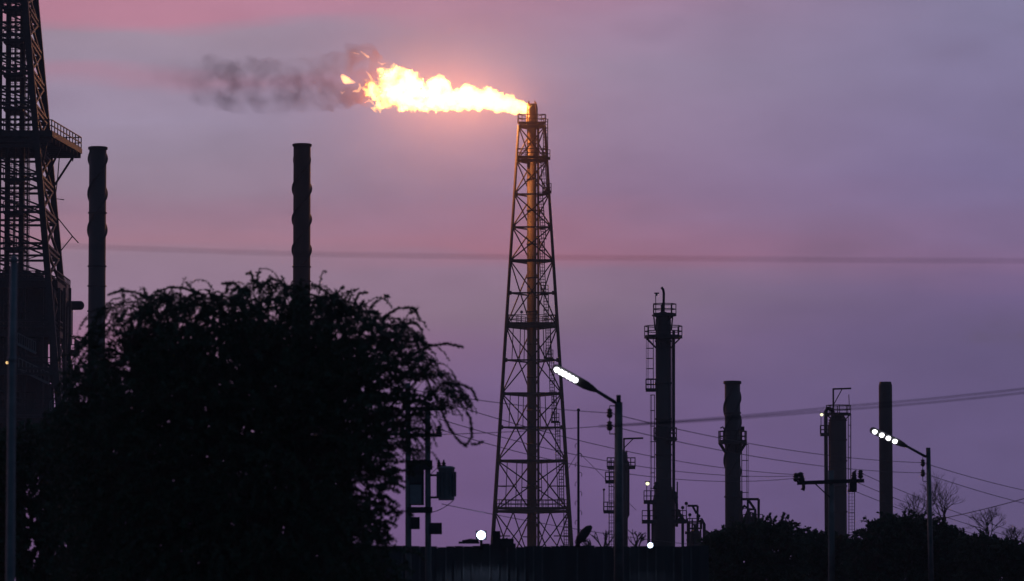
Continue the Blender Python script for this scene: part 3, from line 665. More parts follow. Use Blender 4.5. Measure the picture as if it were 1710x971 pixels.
MB().box(P(12, 606, 426.8), (.5, .3, .5)).build('lamp_housing', 'dark_steel', U)
MB().ball(P(12, 606, 426.5), .16, 8, 6).build('bulb', 'warm_bulb', U, True)
for px, py in ((70, 746), (118, 689)):
    MB().ball(P(px, py, 426.5), .09, 8, 6).build('bulb', 'lamp_lens', U, True)

# ------------------------------------------------------------------ boundary wall
YW = 150.0
wx0, wx1 = P(540, 910, YW).x, P(1192, 910, YW).x; wz = P(900, 912, YW).z
WL = thing('boundary_wall', 'dark ribbed sheet boundary wall along the bottom, centre of the picture', 'wall', (wx0, YW, 0))
pitch = 14.6 * sc(YW); npan = int((wx1 - wx0) / pitch)
for i in range(npan):
    xx = wx0 + (i + .5) * pitch; h = wz + random.uniform(-.018, .018) + (.07 if 17 < i < 22 else 0) - (.03 if i % 9 == 4 else 0)
    MB().box((xx, YW, h / 2), (pitch - .012, .05, h)).build('wall_panel', 'wall_sheet', WL)
    MB().box((xx - pitch / 2, YW - .055, h / 2 - .02), (.055, .05, h - .06)).build('batten', 'lamp_post_paint' if random.random() < .55 else 'wall_sheet', WL)
# clutter on the wall top: bracket with the dazzling floodlight
def floodlight(px, py, r, label, Y, tilt=0.0, watts=60, arm=14):
    c = P(px, py, Y); T = thing('floodlight', label, 'floodlight', (c.x, Y, wz), 'lit floodlights on the wall'); base = Vector((c.x, Y, wz - .1))
    MB().bar(base + Vector((0, .5, 0)), c + Vector((0, .12, -.05)), .09).build('bracket', 'dark_steel', T)
    MB().box(c + Vector((0, .14, 0)), (r * 2.5, .2, r * 2.1)).box(c + Vector((0, .28, 0)), (r * 1.6, .12, r * 1.5)).build('housing', 'dark_steel', T)
    a = MB(); a.tube([c + Vector((0, .06, 0)), c + Vector((0, .0, 0)), c + Vector((0, -.05, 0)), c + Vector((0, -.07, 0))], [r, r, r * .8, r * .2], 20); a.build('lens', 'flood_lens', T, True)
    l = bpy.data.lights.new('floodlight_beam', 'SPOT'); l.energy = watts; l.spot_size = rad(165); l.color = (.55, .68, 1); l.shadow_soft_size = .1
    o = bpy.data.objects.new('floodlight_beam', l); C.objects.link(o); o.parent = T; o.location = c + Vector((0, -.2, 0)) - Vector(T.location); o.rotation_euler = (rad(-45), 0, 0)
    return T
floodlight(803.5, 894, .15, 'dazzling white floodlight on the wall at the foot of the flare tower', YW - .6, watts=70)
floodlight(1086, 911, .085, 'white floodlight on the wall below the tall slim column', YW - .5, watts=14)
mb = MB(); a, b = P(766, 907, YW), P(800, 906, YW); mb.box((a + b) / 2 , ((b - a).x, .5, .07)); mb.bar(P(772, 905, YW), P(788, 902, YW), .1); mb.bar(P(788, 903, YW), P(799, 905, YW), .12)
mb.single('cable_tray', 'dark_steel', 'low metal tray lying on the wall left of the dazzling floodlight', 'tray', (a.x, YW, wz))
a = P(828, 915, YW); MB().box(P(829, 902, YW), (.28, .3, .62)).single('switch_box', 'dark_steel', 'upright dark switch box on the wall right of the dazzling floodlight', 'box', (a.x, YW, wz))
a = P(846, 915, YW); MB().box(P(846, 907, YW), (.5, .3, .3)).bar(P(838, 905, YW), P(848, 900, YW), .1).single('junction_box', 'dark_steel', 'low dark junction box on the wall under the flare tower', 'box', (a.x, YW, wz))
# tilted unlit lamp head
c = P(964, 914, YW); T = thing('flood_lamp', 'unlit tilted lamp head poking up from the wall by the thin mast', 'lamp', (c.x, YW, wz))
MB().tube([c, P(966, 905, YW), P(970, 899, YW)], [.09, .08, .07], 8).build('bracket', 'dark_steel', T, True)
MB().tube([P(963, 909, YW), P(968, 901, YW), P(976, 891, YW), P(983, 883, YW), P(988, 879, YW)], [.05, .15, .17, .13, .05], 12).build('lamp_head', 'dark_steel', T, True)
MB().tube([P(970, 904, YW), P(976, 905, YW), P(978, 898, YW)], .045, 6).build('stay', 'dark_steel', T, True)

# ------------------------------------------------------------------ thin mast
YM = 250; a, b = P(966, 915, YM), P(966, 686, YM)
MS = thing('guyed_mast', 'tall thin guyed mast right of the flare tower', 'mast', (a.x, YM, 0))
MB().tube([(a.x, YM, 0), (a.x, YM, b.z)], [.085, .065], 8).build('pole', 'dark_steel', MS, True)
MB().ball(b + Vector((0, 0, .03)), .1, 8, 6).build('cap', 'dark_steel', MS, True)
for i, py in enumerate(range(742, 905, 16)):
    c = P(966, py, YM); d = 1 if i % 2 else -1; MB().tube([c, c + Vector((d * .14, 0, .03)), c + Vector((d * .2, 0, -.08)), c + Vector((d * .18, 0, -.22))], .02, 5).build('step_peg', 'dark_steel', MS)
for q in ((1062, 852), (938, 800)):
    c = P(966, 755, YM); MB().tube([c, P(*q, YM + (6 if q[0] > 1000 else 8))], .016, 4).build('guy_wire', 'wire_black', MS)

# ------------------------------------------------------------------ street lamps
def insul(parent, c, s=1.0):
    MB().lathe(c, [(.02 * s, -.16 * s), (.07 * s, -.13 * s), (.10 * s, -.06 * s), (.06 * s, -.03 * s), (.11 * s, .01 * s), (.06 * s, .05 * s), (.09 * s, .09 * s), (.03 * s, .14 * s)], 12).build('insulator', 'ceramic', parent, True)
def street_lamp(label, px, ytop, wtop, wbot, yref, Y, joint, mid, end, ins, lens_px, tall_cap=0, lean=0):
    s = sc(Y); top = P(px, ytop, Y); x = top.x
    T = thing('street_lamp', label, 'street lamp', (x + lean, Y, 0), 'lit street lamps')
    rb = wbot / 2 * s; rt = wtop / 2 * s
    MB().tube([(x + lean, Y, 0), (x, Y, top.z)], [rb * 1.06, rt], 14).build('post', 'lamp_post_paint', T, True)
    if tall_cap: MB().tube([top - Vector((0, 0, .1)), top + Vector((0, 0, tall_cap * s))], rt * .6, 10).build('post_cap', 'dark_steel', T, True)
    # the arm leans towards the road, out of the wall and towards the camera
    J = P(*joint, Y); dvec = Vector((0, -1, 0)); e = P(*end, Y); L = (e - J).length; E_ = e + Vector((0, -.9, 0)); E_ = P(*end, Y - 1.0); Mi = P(*mid, Y - .42)
    MB().tube([J, Mi], [.055, .05], 10).build('arm', 'lamp_post_paint', T, True)
    d = (E_ - Mi).normalized(); side = d.cross(Vector((0, 0, 1))).normalized(); dn = d.cross(side).normalized()
    if dn.z > 0: dn = -dn
    face = (dn * .6 + Vector((0, -1, 0)) * .8).normalized(); face = (face - d * face.dot(d)).normalized(); wd = d.cross(face).normalized()
    mb = MB(); w = .16; hgt = .05; Ls = (E_ - Mi).length
    sec = [(0, .05), (.12, .11), (.25, .15), (.95, .15), (1.0, .08)]; vs = []; fs = []
    for t_, hw_ in sec:
        c = Mi.lerp(E_, t_)
        vs += [c + wd * hw_ + face * .03, c - wd * hw_ + face * .03, c - wd * hw_ * .8 - face * .05, c + wd * hw_ * .8 - face * .05]
    for i in range(len(sec) - 1):
        for q in range(4): fs.append((i * 4 + q, i * 4 + (q + 1) % 4, i * 4 + 4 + (q + 1) % 4, i * 4 + 4 + q))
    fs += [(0, 1, 2, 3), tuple(16 + k for k in (3, 2, 1, 0))]
    hd = mb.add(vs, fs).build('lamp_head', 'lamp_post_paint', T)
    for lp, r in lens_px:
        tpar = lp; c = Mi.lerp(E_, tpar) + face * .04
        k = MB(); k.tube([c, c + face * .05, c + face * .085, c + face * .1], [r, r * .85, r * .5, r * .1], 14); k.build('lens', 'lamp_lens', hd, True)
    l = bpy.data.lights.new('lamp_light', 'SPOT'); l.energy = 14; l.spot_size = rad(150); l.color = (.92, .93, 1); l.shadow_soft_size = .15
    o = bpy.data.objects.new('lamp_light', l); C.objects.link(o); o.parent = T; o.location = Mi.lerp(E_, .65) + face * .2 - Vector(T.location)
    o.rotation_euler = Vector((0, 0, -1)).rotation_difference((face + Vector((0, 0, -1.2))).normalized()).to_euler()
    if ins:
        bx = P(ins[0], ins[1], Y).x; br = MB(); za, zb_ = P(ins[0], ins[1] - 12, Y), P(ins[0], ins[2] + 14, Y)
        br.bar(za, zb_, .025); br.bar(za, Vector((x, Y, za.z)), .03); br.bar(zb_, Vector((x, Y, zb_.z)), .03); br.build('rack', 'dark_steel', T)
        for py in ins[1:]: insul(T, P(ins[0], py, Y), 1.0)
    return T
street_lamp('nearer lit street lamp on a thick post in front of the flare tower\'s right side', 1033, 672, 13, 17, 971, 128, (1027, 672), (996, 653), (924, 613), (1018, 690, 711),
            [(.49, .085), (.575, .09), (.66, .09), (.745, .09), (.83, .09), (.92, .085)], 12)
street_lamp('farther lit street lamp on a thin post in front of the smooth chimney', 1550, 748, 7.5, 9, 971, 171, (1546, 763), (1515, 746), (1454, 717), (1541, 773, 790),
            [(.34, .10), (.52, .10), (.70, .10), (.89, .10)], 0, lean=.12)
# near pole at the left edge
Y = 66; s = sc(Y); a = P(17, 971, Y); top = P(23, 436, Y)
PO = thing('metal_pole', 'out of focus pale metal pole near the left edge', 'pole', (a.x - .02, Y, 0))
MB().tube([(a.x - .02, Y, 0), tuple(a), tuple(P(20, 600, Y)), tuple(top)], [.085, .075, .062, .055], 16).build('pole', 'galvanised', PO, True)
MB().lathe(top, [(.058, -.02), (.07, 0), (.06, .05), (.01, .09)], 14).build('cap', 'galvanised', PO, True)
MB().lathe(P(20, 600, Y), [(.066, -.04), (.075, -.03), (.075, .03), (.066, .04)], 14).build('collar', 'galvanised', PO, True)

# ------------------------------------------------------------------ transformer pole pair
YT = 142; s = sc(YT)
TP = thing('twin_utility_pole', 'twin poles joined by crossarms and a switch panel at the big tree\'s right edge', 'utility pole', (P(698, 900, YT).x, YT, 0))
for px, pt in ((683, 640), (716, 672)):
    q = P(px, 971, YT); MB().tube([(q.x, YT, 0), (P(px - 2, pt, YT).x, YT, P(px, pt, YT).z)], [.115, .085], 12).build('pole', 'aged_concrete', TP, True)
for px0, px1, py, h in ((672, 744, 683, .12), (668, 738, 727, .12), (680, 722, 777, .32), (680, 722, 852, .2)):
    MB().bar(P(px0, py, YT - .13), P(px1, py, YT - .13), .10, h).build('crossarm', 'dark_steel', TP)
a = P(696, 812, YT); pn = MB().box(a, (24 * s, .25, 64 * s)).build('switch_panel', 'dark_steel', TP)
MB().box(P(694, 826, YT - .14), (19 * s, .03, 32 * s)).build('panel_door', 'galvanised', pn)
MB().box(P(694, 800, YT - .14), (19 * s, .03, 12 * s)).build('panel_door', 'wall_sheet', pn)
MB().box(P(694, 874, YT), (14 * s, .3, 20 * s)).build('meter_box', 'dark_steel', TP)
MB().box(P(728, 883, YT), (20 * s, .3, 19 * s)).build('meter_box', 'dark_steel', TP)
for px, py in ((676, 674), (738, 674), (718, 662), (672, 719), (733, 719)):
    insul(TP, P(px, py, YT - .13), 1.1)
TR = thing('transformer', 'boxy pole transformer with two bushings hanging right of the pole frame', 'transformer', tuple(P(746, 836, YT)))
c = P(745.5, 808, YT)
MB().lathe(c, [(.26, -.55), (.27, -.5), (.27, .48), (.29, .5), (.29, .54), (.2, .58)], 20).build('tank', 'galvanised', TR, True)
for k in range(7):
    a_ = -math.pi * .1 - k * .42; u = Vector((math.cos(a_), math.sin(a_), 0)); MB().box(c + u * .30 + Vector((0, 0, -.02)), (.09, .015, .82), a_).build('cooling_fin', 'galvanised', TR)
for px in (733, 741):
    q = P(px, 784, YT); MB().lathe(q, [(.05, -.02), (.05, .05), (.085, .07), (.05, .1), (.085, .13), (.05, .16), (.08, .19), (.04, .24), (.02, .32)], 10).build('bushing', 'ceramic', TR, True)
MB().box(P(758, 797, YT), (.1, .2, .3)).build('tap_box', 'dark_steel', TR)
for py in (794, 831):
    MB().bar(P(716, py, YT), P(735, py, YT), .07).build('mount_arm', 'dark_steel', TR)
# ------------------------------------------------------------------ crossarm pole
YP = 190; s = sc(YP); x = P(1388, 850, YP).x
CP = thing('utility_pole', 'utility pole with a long insulator crossarm in front of the thick column', 'utility pole', (x, YP, 0))
MB().tube([(x, YP, 0), (x, YP, P(0, 786, YP).z)], [.17, .13], 14).build('pole', 'aged_concrete', CP, True)
MB().bar(P(1331, 807, YP - .18), P(1443, 803, YP - .18), .12, .17).build('crossarm', 'dark_steel', CP)
MB().bar(P(1361, 808, YP - .2), P(1386, 831, YP - .2), .05).build('brace', 'dark_steel', CP)
MB().bar(P(1424, 806, YP - .2), P(1424, 820, YP - .2), .3).build('cutout', 'dark_steel', CP)
for px, py in ((1329, 797), (1338, 796), (1338, 800), (1437, 792), (1426, 795)): insul(CP, P(px, py, YP - .18), 1.35)
MB().tube([P(1326, 795, YP - .2), P(1336, 792, YP - .2), P(1341, 800, YP - .2), P(1342, 815, YP - .2), P(1340, 819, YP - .2)], [.06, .11, .08, .08, .1], 8).build('fuse_link', 'ceramic', CP, True)
MB().tube([P(1424, 822, YP - .2), P(1427, 806, YP - .2), P(1427, 788, YP - .2), P(1430, 786, YP - .2)], [.06, .10, .06, .04], 8).build('fuse_link', 'ceramic', CP, True)
MB().bar(P(1329, 797, YP - .18), P(1340, 806, YP - .18), .09).build('hook', 'dark_steel', CP)

# ------------------------------------------------------------------ cables
def cable(pts, r, label, sag=0, grp='overhead cables'):
    q = [P(*p) for p in pts]; out_ = []
    for a, b in zip(q, q[1:]):
        n = 24
        for i in range(n): tt = i / n; v = a.lerp(b, tt); v.z -= sag * 4 * tt * (1 - tt); out_.append(v)
    out_.append(q[-1]); MB().tube(out_, r, 6).single('overhead_cable', 'wire_black', label, 'cable', tuple(q[0]), True, grp)
cable([(-60, 404, 31), (500, 424.5, 31), (1100, 431.5, 31), (1780, 436, 31)], .0034, 'very blurred cable crossing the whole sky just above the middle', .004)
cable([(1000, 712, 58), (1400, 679.5, 58), (1770, 642, 58)], .0075, 'upper of the two blurred cables rising to the right edge', .02)
cable([(1000, 712.5, 58), (1400, 685, 58), (1770, 649, 58)], .0075, 'lower of the two blurred cables rising to the right edge', .02)
cable([(640, 643, 110), (1018, 690, 128)], .011, 'cable from the big tree to the upper insulator of the nearer street lamp', .1)
cable([(640, 728, 110), (1018, 711, 128)], .011, 'cable from the big tree to the lower insulator of the nearer street lamp', .05)
cable([(1018, 690, 128), (1541, 773, 171)], .012, 'upper cable slung between the two lit street lamps', .30)
cable([(1018, 711, 128), (1541, 790, 171)], .012, 'lower cable slung between the two lit street lamps', .32)
cable([(1541, 773, 171), (1760, 829, 200)], .013, 'upper cable from the farther street lamp to the right edge', .1)
cable([(1541, 790, 171), (1760, 852, 200)], .013, 'lower cable from the farther street lamp to the right edge', .1)
cable([(738, 671, 142), (1330, 793, 190)], .013, 'topmost of three thin cables from the transformer frame to the crossarm pole', .45)
cable([(733, 700, 142), (1330, 795, 190)], .013, 'middle of three thin cables from the transformer frame to the crossarm pole', .6)
cable([(733, 717, 142), (1338, 798, 190)], .013, 'lowest of three thin cables from the transformer frame to the crossarm pole', .75)
cable([(1437, 790, 190), (1760, 905, 220)], .013, 'topmost of three thin cables falling right from the crossarm pole', .25)
cable([(1427, 804, 190), (1760, 912, 220)], .013, 'middle of three thin cables falling right from the crossarm pole', .3)
cable([(1426, 820, 190), (1760, 926, 220)], .013, 'lowest of three thin cables falling right from the crossarm pole', .25)
cable([(1560, 869, 175), (1780, 812, 165)], .015, 'service cable rising from the bare twigs to the right edge', .08)
cable([(738, 842, 142), (1180, 912, 190)], .012, 'low slack cable from the transformer past the tower foot', .15)
cable([(716, 796, 142), (741, 776, 142)], .012, 'short jumper cable above the transformer bushings', -.05)
cable([(757, 836, 142), (718, 856, 142)], .014, 'thick looped cable below the transformer tank', .08)

# ------------------------------------------------------------------ trees
def leaf_mesh(name, m, parent, cen, dirs, size, jitter=.35):
    n = len(cen); u = dirs + RNG.normal(0, jitter, (n, 3)); u /= np.linalg.norm(u, axis=1, keepdims=True)
    w = np.cross(u, RNG.normal(0, 1, (n, 3))); w /= np.linalg.norm(w, axis=1, keepdims=True) + 1e-9
    L = size[0] * RNG.uniform(.6, 1.35, (n, 1)); B = size[1] * RNG.uniform(.6, 1.3, (n, 1))
    nn = np.cross(u, w)
    v = np.stack([cen, cen + u * L * .45 + w * B + nn * B * .3, cen + u * L, cen + u * L * .45 - w * B + nn * B * .3], 1).reshape(-1, 3) - np.array(ORG[parent.name])
    me = bpy.data.meshes.new(name); me.vertices.add(4 * n); me.vertices.foreach_set('co', v.ravel())
    me.loops.add(4 * n); me.loops.foreach_set('vertex_index', np.arange(4 * n, dtype=np.int32))
    me.polygons.add(n); me.polygons.foreach_set('loop_start', np.arange(0, 4 * n, 4, dtype=np.int32)); me.polygons.foreach_set('loop_total', np.full(n, 4, dtype=np.int32))
    me.update(calc_edges=True); me.materials.append(MATS[m])
    o = bpy.data.objects.new(name, me); C.objects.link(o); o.parent = parent; ORG[o.name] = ORG[parent.name]; return o
def inside(poly, x, y):
    c = False; j = len(poly) - 1
    for i in range(len(poly)):
        xi, yi = poly[i]; xj, yj = poly[j]
        if (yi > y) != (yj > y) and x < (xj - xi) * (y - yi) / (yj - yi) + xi: c = not c
        j = i
    return c
def edge_dist(poly, x, y):
    best = 1e9
    for (ax, ay), (bx, by) in zip(poly, poly[1:]):
        ux, uy = bx - ax, by - ay; t_ = max(0, min(1, ((x - ax) * ux + (y - ay) * uy) / (ux * ux + uy * uy + 1e-9)))
        best = min(best, (x - ax - ux * t_) ** 2 + (y - ay - uy * t_) ** 2)
    return best ** .5
def tree(label, poly, Y, depth, trunk_px, ntwig, tlen, nleaf, lsize, center, m='leaf', holes=(), sparse=None, name='broadleaf_tree', droop=1.0, group=None, spread=.5, trunk_r=.18, nlimb=26, extra=(), sprays=0, rim=0):
    s = sc(Y); base = P(trunk_px, 971, Y); base.z = 0
    T = thing(name, label, 'tree', tuple(base), group)
    xs = [p[0] for p in poly]; ys = [p[1] for p in poly]; x0, x1, y0, y1 = min(xs), max(xs), min(ys), max(ys)
    pts = []
    while len(pts) < ntwig:
        px, py = random.uniform(x0, x1), random.uniform(y0, y1)
        if not inside(poly, px, py): continue
        if any((px - h[0]) ** 2 + (py - h[1]) ** 2 < h[2] ** 2 for h in holes): continue
        if sparse and random.random() > sparse(px, py): continue
        if rim and edge_dist(poly, px, py) < rim * random.random(): continue
        pts.append((px, py, random.uniform(-1, 1) * depth))
    nbody = len(pts)
    while len(pts) < nbody + sprays:          # long arching shoots along the outside of the crown
        px, py = random.uniform(x0, x1), random.uniform(y0, y1)
        if inside(poly, px, py) and edge_dist(poly, px, py) < (34 if Y < 100 else 14) and (py < 760 or Y > 100 and py < 930): pts.append((px, py, random.uniform(-.6, .6) * depth))
    cen = []; dr = []; tw = MB()
    cc = P(center[0], center[1], Y); fork = Vector((base.x, Y, max(1.2, P(0, 960, Y).z * .5)))
    starts = []
    for k, (px, py, d) in enumerate(pts):
        p = P(px, py, Y + d); o = (p - cc); o.normalize()
        di = (o * .75 + Vector((random.gauss(0, spread), random.gauss(0, spread), random.gauss(.12, spread * .7)))).normalized()
        L = tlen * random.uniform(.55, 1.3); q = p.copy(); path = [q.copy()]; ns = 6; dk = droop; nl = nleaf
        if k == nbody: ncore = len(cen)
        if k >= nbody:
            ns = 9; L = tlen * random.uniform(.9, 1.75); dk = droop * 1.5; nl = int(nleaf * 1.4)
            di = (o * .8 + Vector((random.gauss(0, .35), random.gauss(0, .3), random.gauss(.12, .22)))).normalized()
            if di.z > .45: di.z = .3; di.normalize()
        for i in range(ns):
            q = q + di * (L / ns); path.append(q.copy()); di = (di + Vector((random.gauss(0, .1), random.gauss(0, .1), -.17 * dk))).normalized()
        tw.tube(path, [s * .5 * (1 - i / (ns + 2)) + .002 for i in range(ns + 1)], 3, False)
        starts.append(path[0])
        for _ in range(nl):
            t_ = random.uniform(.08, 1) * ns; i = min(int(t_), ns - 1); c = path[i].lerp(path[i + 1], t_ - i); cen.append(c); dr.append((path[i + 1] - path[i]).normalized())
    for path in extra:                        # single long sprays traced as arching shoots
        pp = [P(a, b, Y - .2) for a, b in path]; tw.tube(pp, [s * .9 * (1 - i / (len(pp) + 1)) + .002 for i in range(len(pp))], 4, False)
        for a, b in zip(pp, pp[1:]):
            for _ in range(int((b - a).length / tlen * nleaf * (4.5 if sprays else 1.8))): cen.append(a.lerp(b, random.random())); dr.append((b - a).normalized())
    tr = MB(); tr.tube([base, base.lerp(fork, .5) + Vector((.05, 0, 0)), fork], [trunk_r * 1.25, trunk_r, trunk_r * .85], 12); tr.build('trunk', 'bark', T, True)
    lm = MB(); order = random.sample(range(len(starts)), min(nlimb, len(starts)))
    hubs = []
    for k in order:
        e = starts[k]; mid = fork.lerp(e, .5) + Vector((random.uniform(-.2, .2), random.uniform(-.2, .2), (e - fork).length * .12))
        path = [fork, fork.lerp(mid, .6) + Vector((0, 0, .1)), mid, mid.lerp(e, .5) + Vector((0, 0, .06)), e]
        lm.tube(path, [trunk_r * .5, trunk_r * .38, trunk_r * .26, trunk_r * .15, .012], 6); hubs += [mid, path[3], e]
    H = np.array([tuple(h) for h in hubs])
    for p in starts[::2]:
        d2 = ((H - np.array(p)) ** 2).sum(1); h = Vector(H[int(d2.argmin())])
        if (h - p).length > .03: lm.tube([h, h.lerp(p, .5) + Vector((0, 0, .04)), p], [s * 1.1, s * .8, s * .5], 3, False)
    lm.build('limbs', 'bark', T, True)['kind'] = 'stuff'; tw.build('twigs', 'bark', T)['kind'] = 'stuff'
    if sprays:                                # the outer shoots carry smaller, finer leaflets
        leaf_mesh('outer_shoots', m, T, np.array([tuple(c) for c in cen[ncore:]]), np.array([tuple(c) for c in dr[ncore:]]), (lsize[0] * .62, lsize[1] * .62), .9)['kind'] = 'stuff'
        cen, dr = cen[:ncore], dr[:ncore]
    leaf_mesh('crown', m, T, np.array([tuple(c) for c in cen]), np.array([tuple(c) for c in dr]), lsize, .75)
    return T
BIG = [(95, 985), (92, 720), (118, 650), (150, 580), (172, 520), (200, 502), (300, 496), (380, 486), (430, 470), (480, 480), (560, 492), (600, 508), (650, 532), (680, 540), (712, 588), (728, 612),
       (755, 645), (765, 670), (722, 690), (700, 720), (690, 790), (682, 900), (706, 985)]
def sp(px, py):
    if px < 270 and py < 640: return .30 if px - 130 < (640 - py) * 1.2 else .8
    if px > 640 and py > 690: return .45
    if px > 560 and py > 760: return .75
    if px > 600: return max(.32, 1 - (px - 600) / 150)
    return 1
tree('big dark spreading tree with drooping feathery branches, filling the lower left', BIG, 80, 2.6, 420, 8200, .42, 54, (.075, .019), (430, 900), 'leaf',
     [(590, 812, 17), (612, 838, 13), (465, 888, 12), (662, 830, 26), (655, 880, 18), (232, 530, 14), (263, 540, 12), (205, 612, 16), (600, 655, 8), (662, 760, 12)], sp, 'feathery_tree', 1.1, None, .5, .2, 30,
     [[(690, 565), (720, 578), (745, 574), (772, 580)], [(740, 640), (770, 642), (788, 650), (797, 668)], [(735, 680), (750, 715), (765, 735), (778, 745), (788, 730), (786, 700), (780, 690)],
      [(255, 500), (225, 488), (200, 486), (182, 492)], [(330, 492), (310, 482), (285, 480), (260, 488)], [(560, 498), (545, 488), (530, 478), (522, 476)], [(420, 475), (422, 462), (418, 455), (412, 458)],
      [(640, 530), (665, 515), (690, 514), (700, 530)], [(590, 510), (600, 490), (612, 488)], [(160, 585), (140, 565), (118, 562)], [(150, 620), (135, 625), (125, 640)], [(480, 485), (470, 470), (455, 466), (448, 470)],
      [(400, 480), (390, 472), (372, 474)], [(786, 742), (796, 742), (806, 738)]], sprays=520, rim=120)
tree('dense black bush under the lattice tower in the bottom left corner', [(-60, 985), (-60, 742), (20, 735), (60, 725), (110, 700), (170, 700), (190, 985)], 100, 1.6, 60, 1500, .45, 55, (.10, .030), (70, 900), 'leaf', name='dense_bush', nlimb=14, trunk_r=.1)
YR = 185
HED = [(1172, 985), (1176, 925), (1190, 900), (1215, 890), (1238, 880), (1262, 882), (1282, 872), (1300, 872), (1318, 878), (1332, 895), (1345, 985)]
tree('round bushy tree at the foot of the collared chimney', HED, YR, 1.8, 1262, 1100, .55, 46, (.14, .042), (1260, 985), 'leaf_olive', [(1290, 925, 7), (1302, 945, 6), (1286, 952, 6)], name='bushy_tree', droop=.5, sprays=110, rim=14, group='trees along the wall', nlimb=14, trunk_r=.14,
     extra=[[(1290, 885), (1292, 870), (1296, 863)], [(1305, 885), (1318, 874), (1330, 874)], [(1330, 898), (1340, 885), (1352, 882)]])
tree('low bushy tree around the foot of the crossarm pole', [(1322, 985), (1330, 915), (1350, 900), (1375, 898), (1400, 900), (1425, 910), (1440, 985)], YR + 12, 1.6, 1380, 800, .55, 46, (.14, .045), (1380, 985), 'leaf', [(1412, 918, 5)], name='bushy_tree', droop=.5, sprays=110, rim=14, group='trees along the wall', nlimb=12, trunk_r=.12)
tree('broad bushy tree behind the thin street lamp post at right', [(1415, 985), (1425, 915), (1440, 895), (1462, 880), (1490, 868), (1515, 868), (1545, 872), (1580, 884), (1610, 896), (1628, 985)], YR + 5, 2.0, 1520, 1500, .55, 46, (.14, .048), (1520, 985), 'leaf', [(1480, 940, 5)], name='bushy_tree', droop=.5, sprays=110, rim=14, group='trees along the wall', nlimb=16, trunk_r=.15)
tree('low bushy tree in the bottom right corner', [(1600, 985), (1612, 905), (1640, 902), (1675, 908), (1700, 916), (1740, 920), (1740, 985)], YR + 2, 1.8, 1670, 1000, .55, 46, (.14, .045), (1670, 985), 'leaf_olive', [(1662, 930, 6), (1688, 945, 7)], name='bushy_tree', droop=.5, sprays=110, rim=14, group='trees along the wall', nlimb=12, trunk_r=.12)
def bare_tree(label, px, ybase, Y, height_px, levels_, fan, seed, lean=0, grp='bare leafless shrubs', r0=.046):
    rnd = random.Random(seed); s = sc(Y); b = P(px, ybase, Y); base = Vector((b.x, Y, 0)); T = thing('bare_tree', label, 'tree', tuple(base), grp)
    MB().tube([base, b.lerp(base, .5) + Vector((.05, 0, 0)), b], [r0 * 1.7, r0 * 1.4, r0], 8).build('trunk', 'dry_twig', T, True); mb = MB()
    def grow(p, d, L, r, lv_):
        q = p; path = [p]
        for i in range(3):
            d = (d + Vector((rnd.gauss(0, .16), rnd.gauss(0, .16), .05))).normalized(); q = q + d * L / 3; path.append(q)
        mb.tube(path, [r, r * .85, r * .72, r * .6], 4, False)
        if lv_ == 0: return
        for i in range(rnd.choice((2, 3, 3))):
            nd = (d + Vector((rnd.gauss(0, fan), rnd.gauss(0, fan), rnd.gauss(.12, .3)))).normalized(); grow(path[rnd.choice((2, 3, 3))], nd, L * rnd.uniform(.6, .85), r * .62, lv_ - 1)
    for i in range(4):
        grow(b, Vector((rnd.gauss(lean, fan * .8), rnd.gauss(0, fan), 1)).normalized(), height_px * s * .34, r0 * .8, levels_)
    mb.build('branches', 'dry_twig', T)
bare_tree('taller bare twiggy tree right of the thin street lamp post', 1580, 885, YR + 8, 88, 5, .42, 5, .05)
bare_tree('bare twiggy tree above the broad bush, just left of the thin lamp post', 1535, 885, YR + 9, 66, 5, .45, 8, -.1)
bare_tree('lower bare twiggy tree near the right edge', 1650, 908, YR + 4, 66, 5, .5, 13, .05)
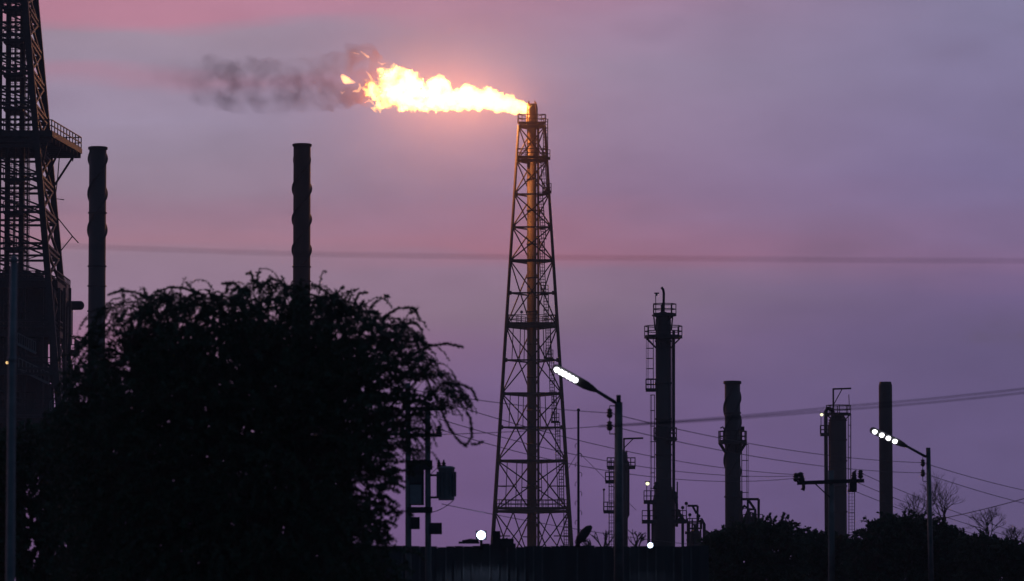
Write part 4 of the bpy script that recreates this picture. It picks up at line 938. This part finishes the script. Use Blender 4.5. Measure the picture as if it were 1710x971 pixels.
bare_tree('bare thorny twigs at the right edge, lowest of the bare trees', 1692, 925, YR + 3, 56, 5, .55, 21, .1)
for k, (px, hpx, ln) in enumerate(((985, 22, -.2), (1008, 40, .1), (1060, 42, .2))):
    bare_tree(('short bare twigs over the wall beside the unlit lamp head', 'forked bare twigs over the wall left of the thick lamp post', 'bare twigs over the wall right of the thick lamp post')[k], px, 925, 160, hpx + 14, 2, .45, 30 + k, ln, 'bare leafless shrubs', .06)

# ------------------------------------------------------------------ haze
m, t, out = volmat('haze_air')
pv = t.nodes.new('ShaderNodeVolumePrincipled'); pv.inputs['Color'].default_value = (.93, .90, .95, 1); pv.inputs['Density'].default_value = .00017; pv.inputs['Anisotropy'].default_value = .0
t.links.new(pv.outputs[0], out.inputs['Volume'])
HZ = MB().box((0, 420, 69), (1900, 1020, 140)).single('haze', 'haze_air', 'thin dusk haze filling the air', None, (0, 420, 0), kind='stuff')

# made-up ball of haze, added to give the flame its halo
m, t, out = volmat('halo_air')
co = t.nodes.new('ShaderNodeTexCoord'); gr = t.nodes.new('ShaderNodeTexGradient'); gr.gradient_type = 'QUADRATIC_SPHERE'
mpn = t.nodes.new('ShaderNodeMapping'); mpn.inputs['Scale'].default_value = (1 / 26, 1 / 20, 1 / 20); t.links.new(co.outputs['Object'], mpn.inputs[0]); t.links.new(mpn.outputs[0], gr.inputs[0])
mu = t.nodes.new('ShaderNodeMath'); mu.operation = 'MULTIPLY'; mu.inputs[1].default_value = .0058; t.links.new(gr.outputs['Fac'], mu.inputs[0])
pv = t.nodes.new('ShaderNodeVolumePrincipled'); pv.inputs['Color'].default_value = (1, .82, .88, 1); t.links.new(mu.outputs[0], pv.inputs['Density']); t.links.new(pv.outputs[0], out.inputs['Volume'])
cg = P(765, 165, YD); o = MB().ball(cg, 30.2, 24, 16).single('halo_haze', 'halo_air', 'added ball of thin haze making the halo around the flame', None, tuple(cg), kind='stuff'); o.scale = (1.3, 1, 1)
mpn.inputs['Scale'].default_value = (1 / 30, 1 / 30, 1 / 30)
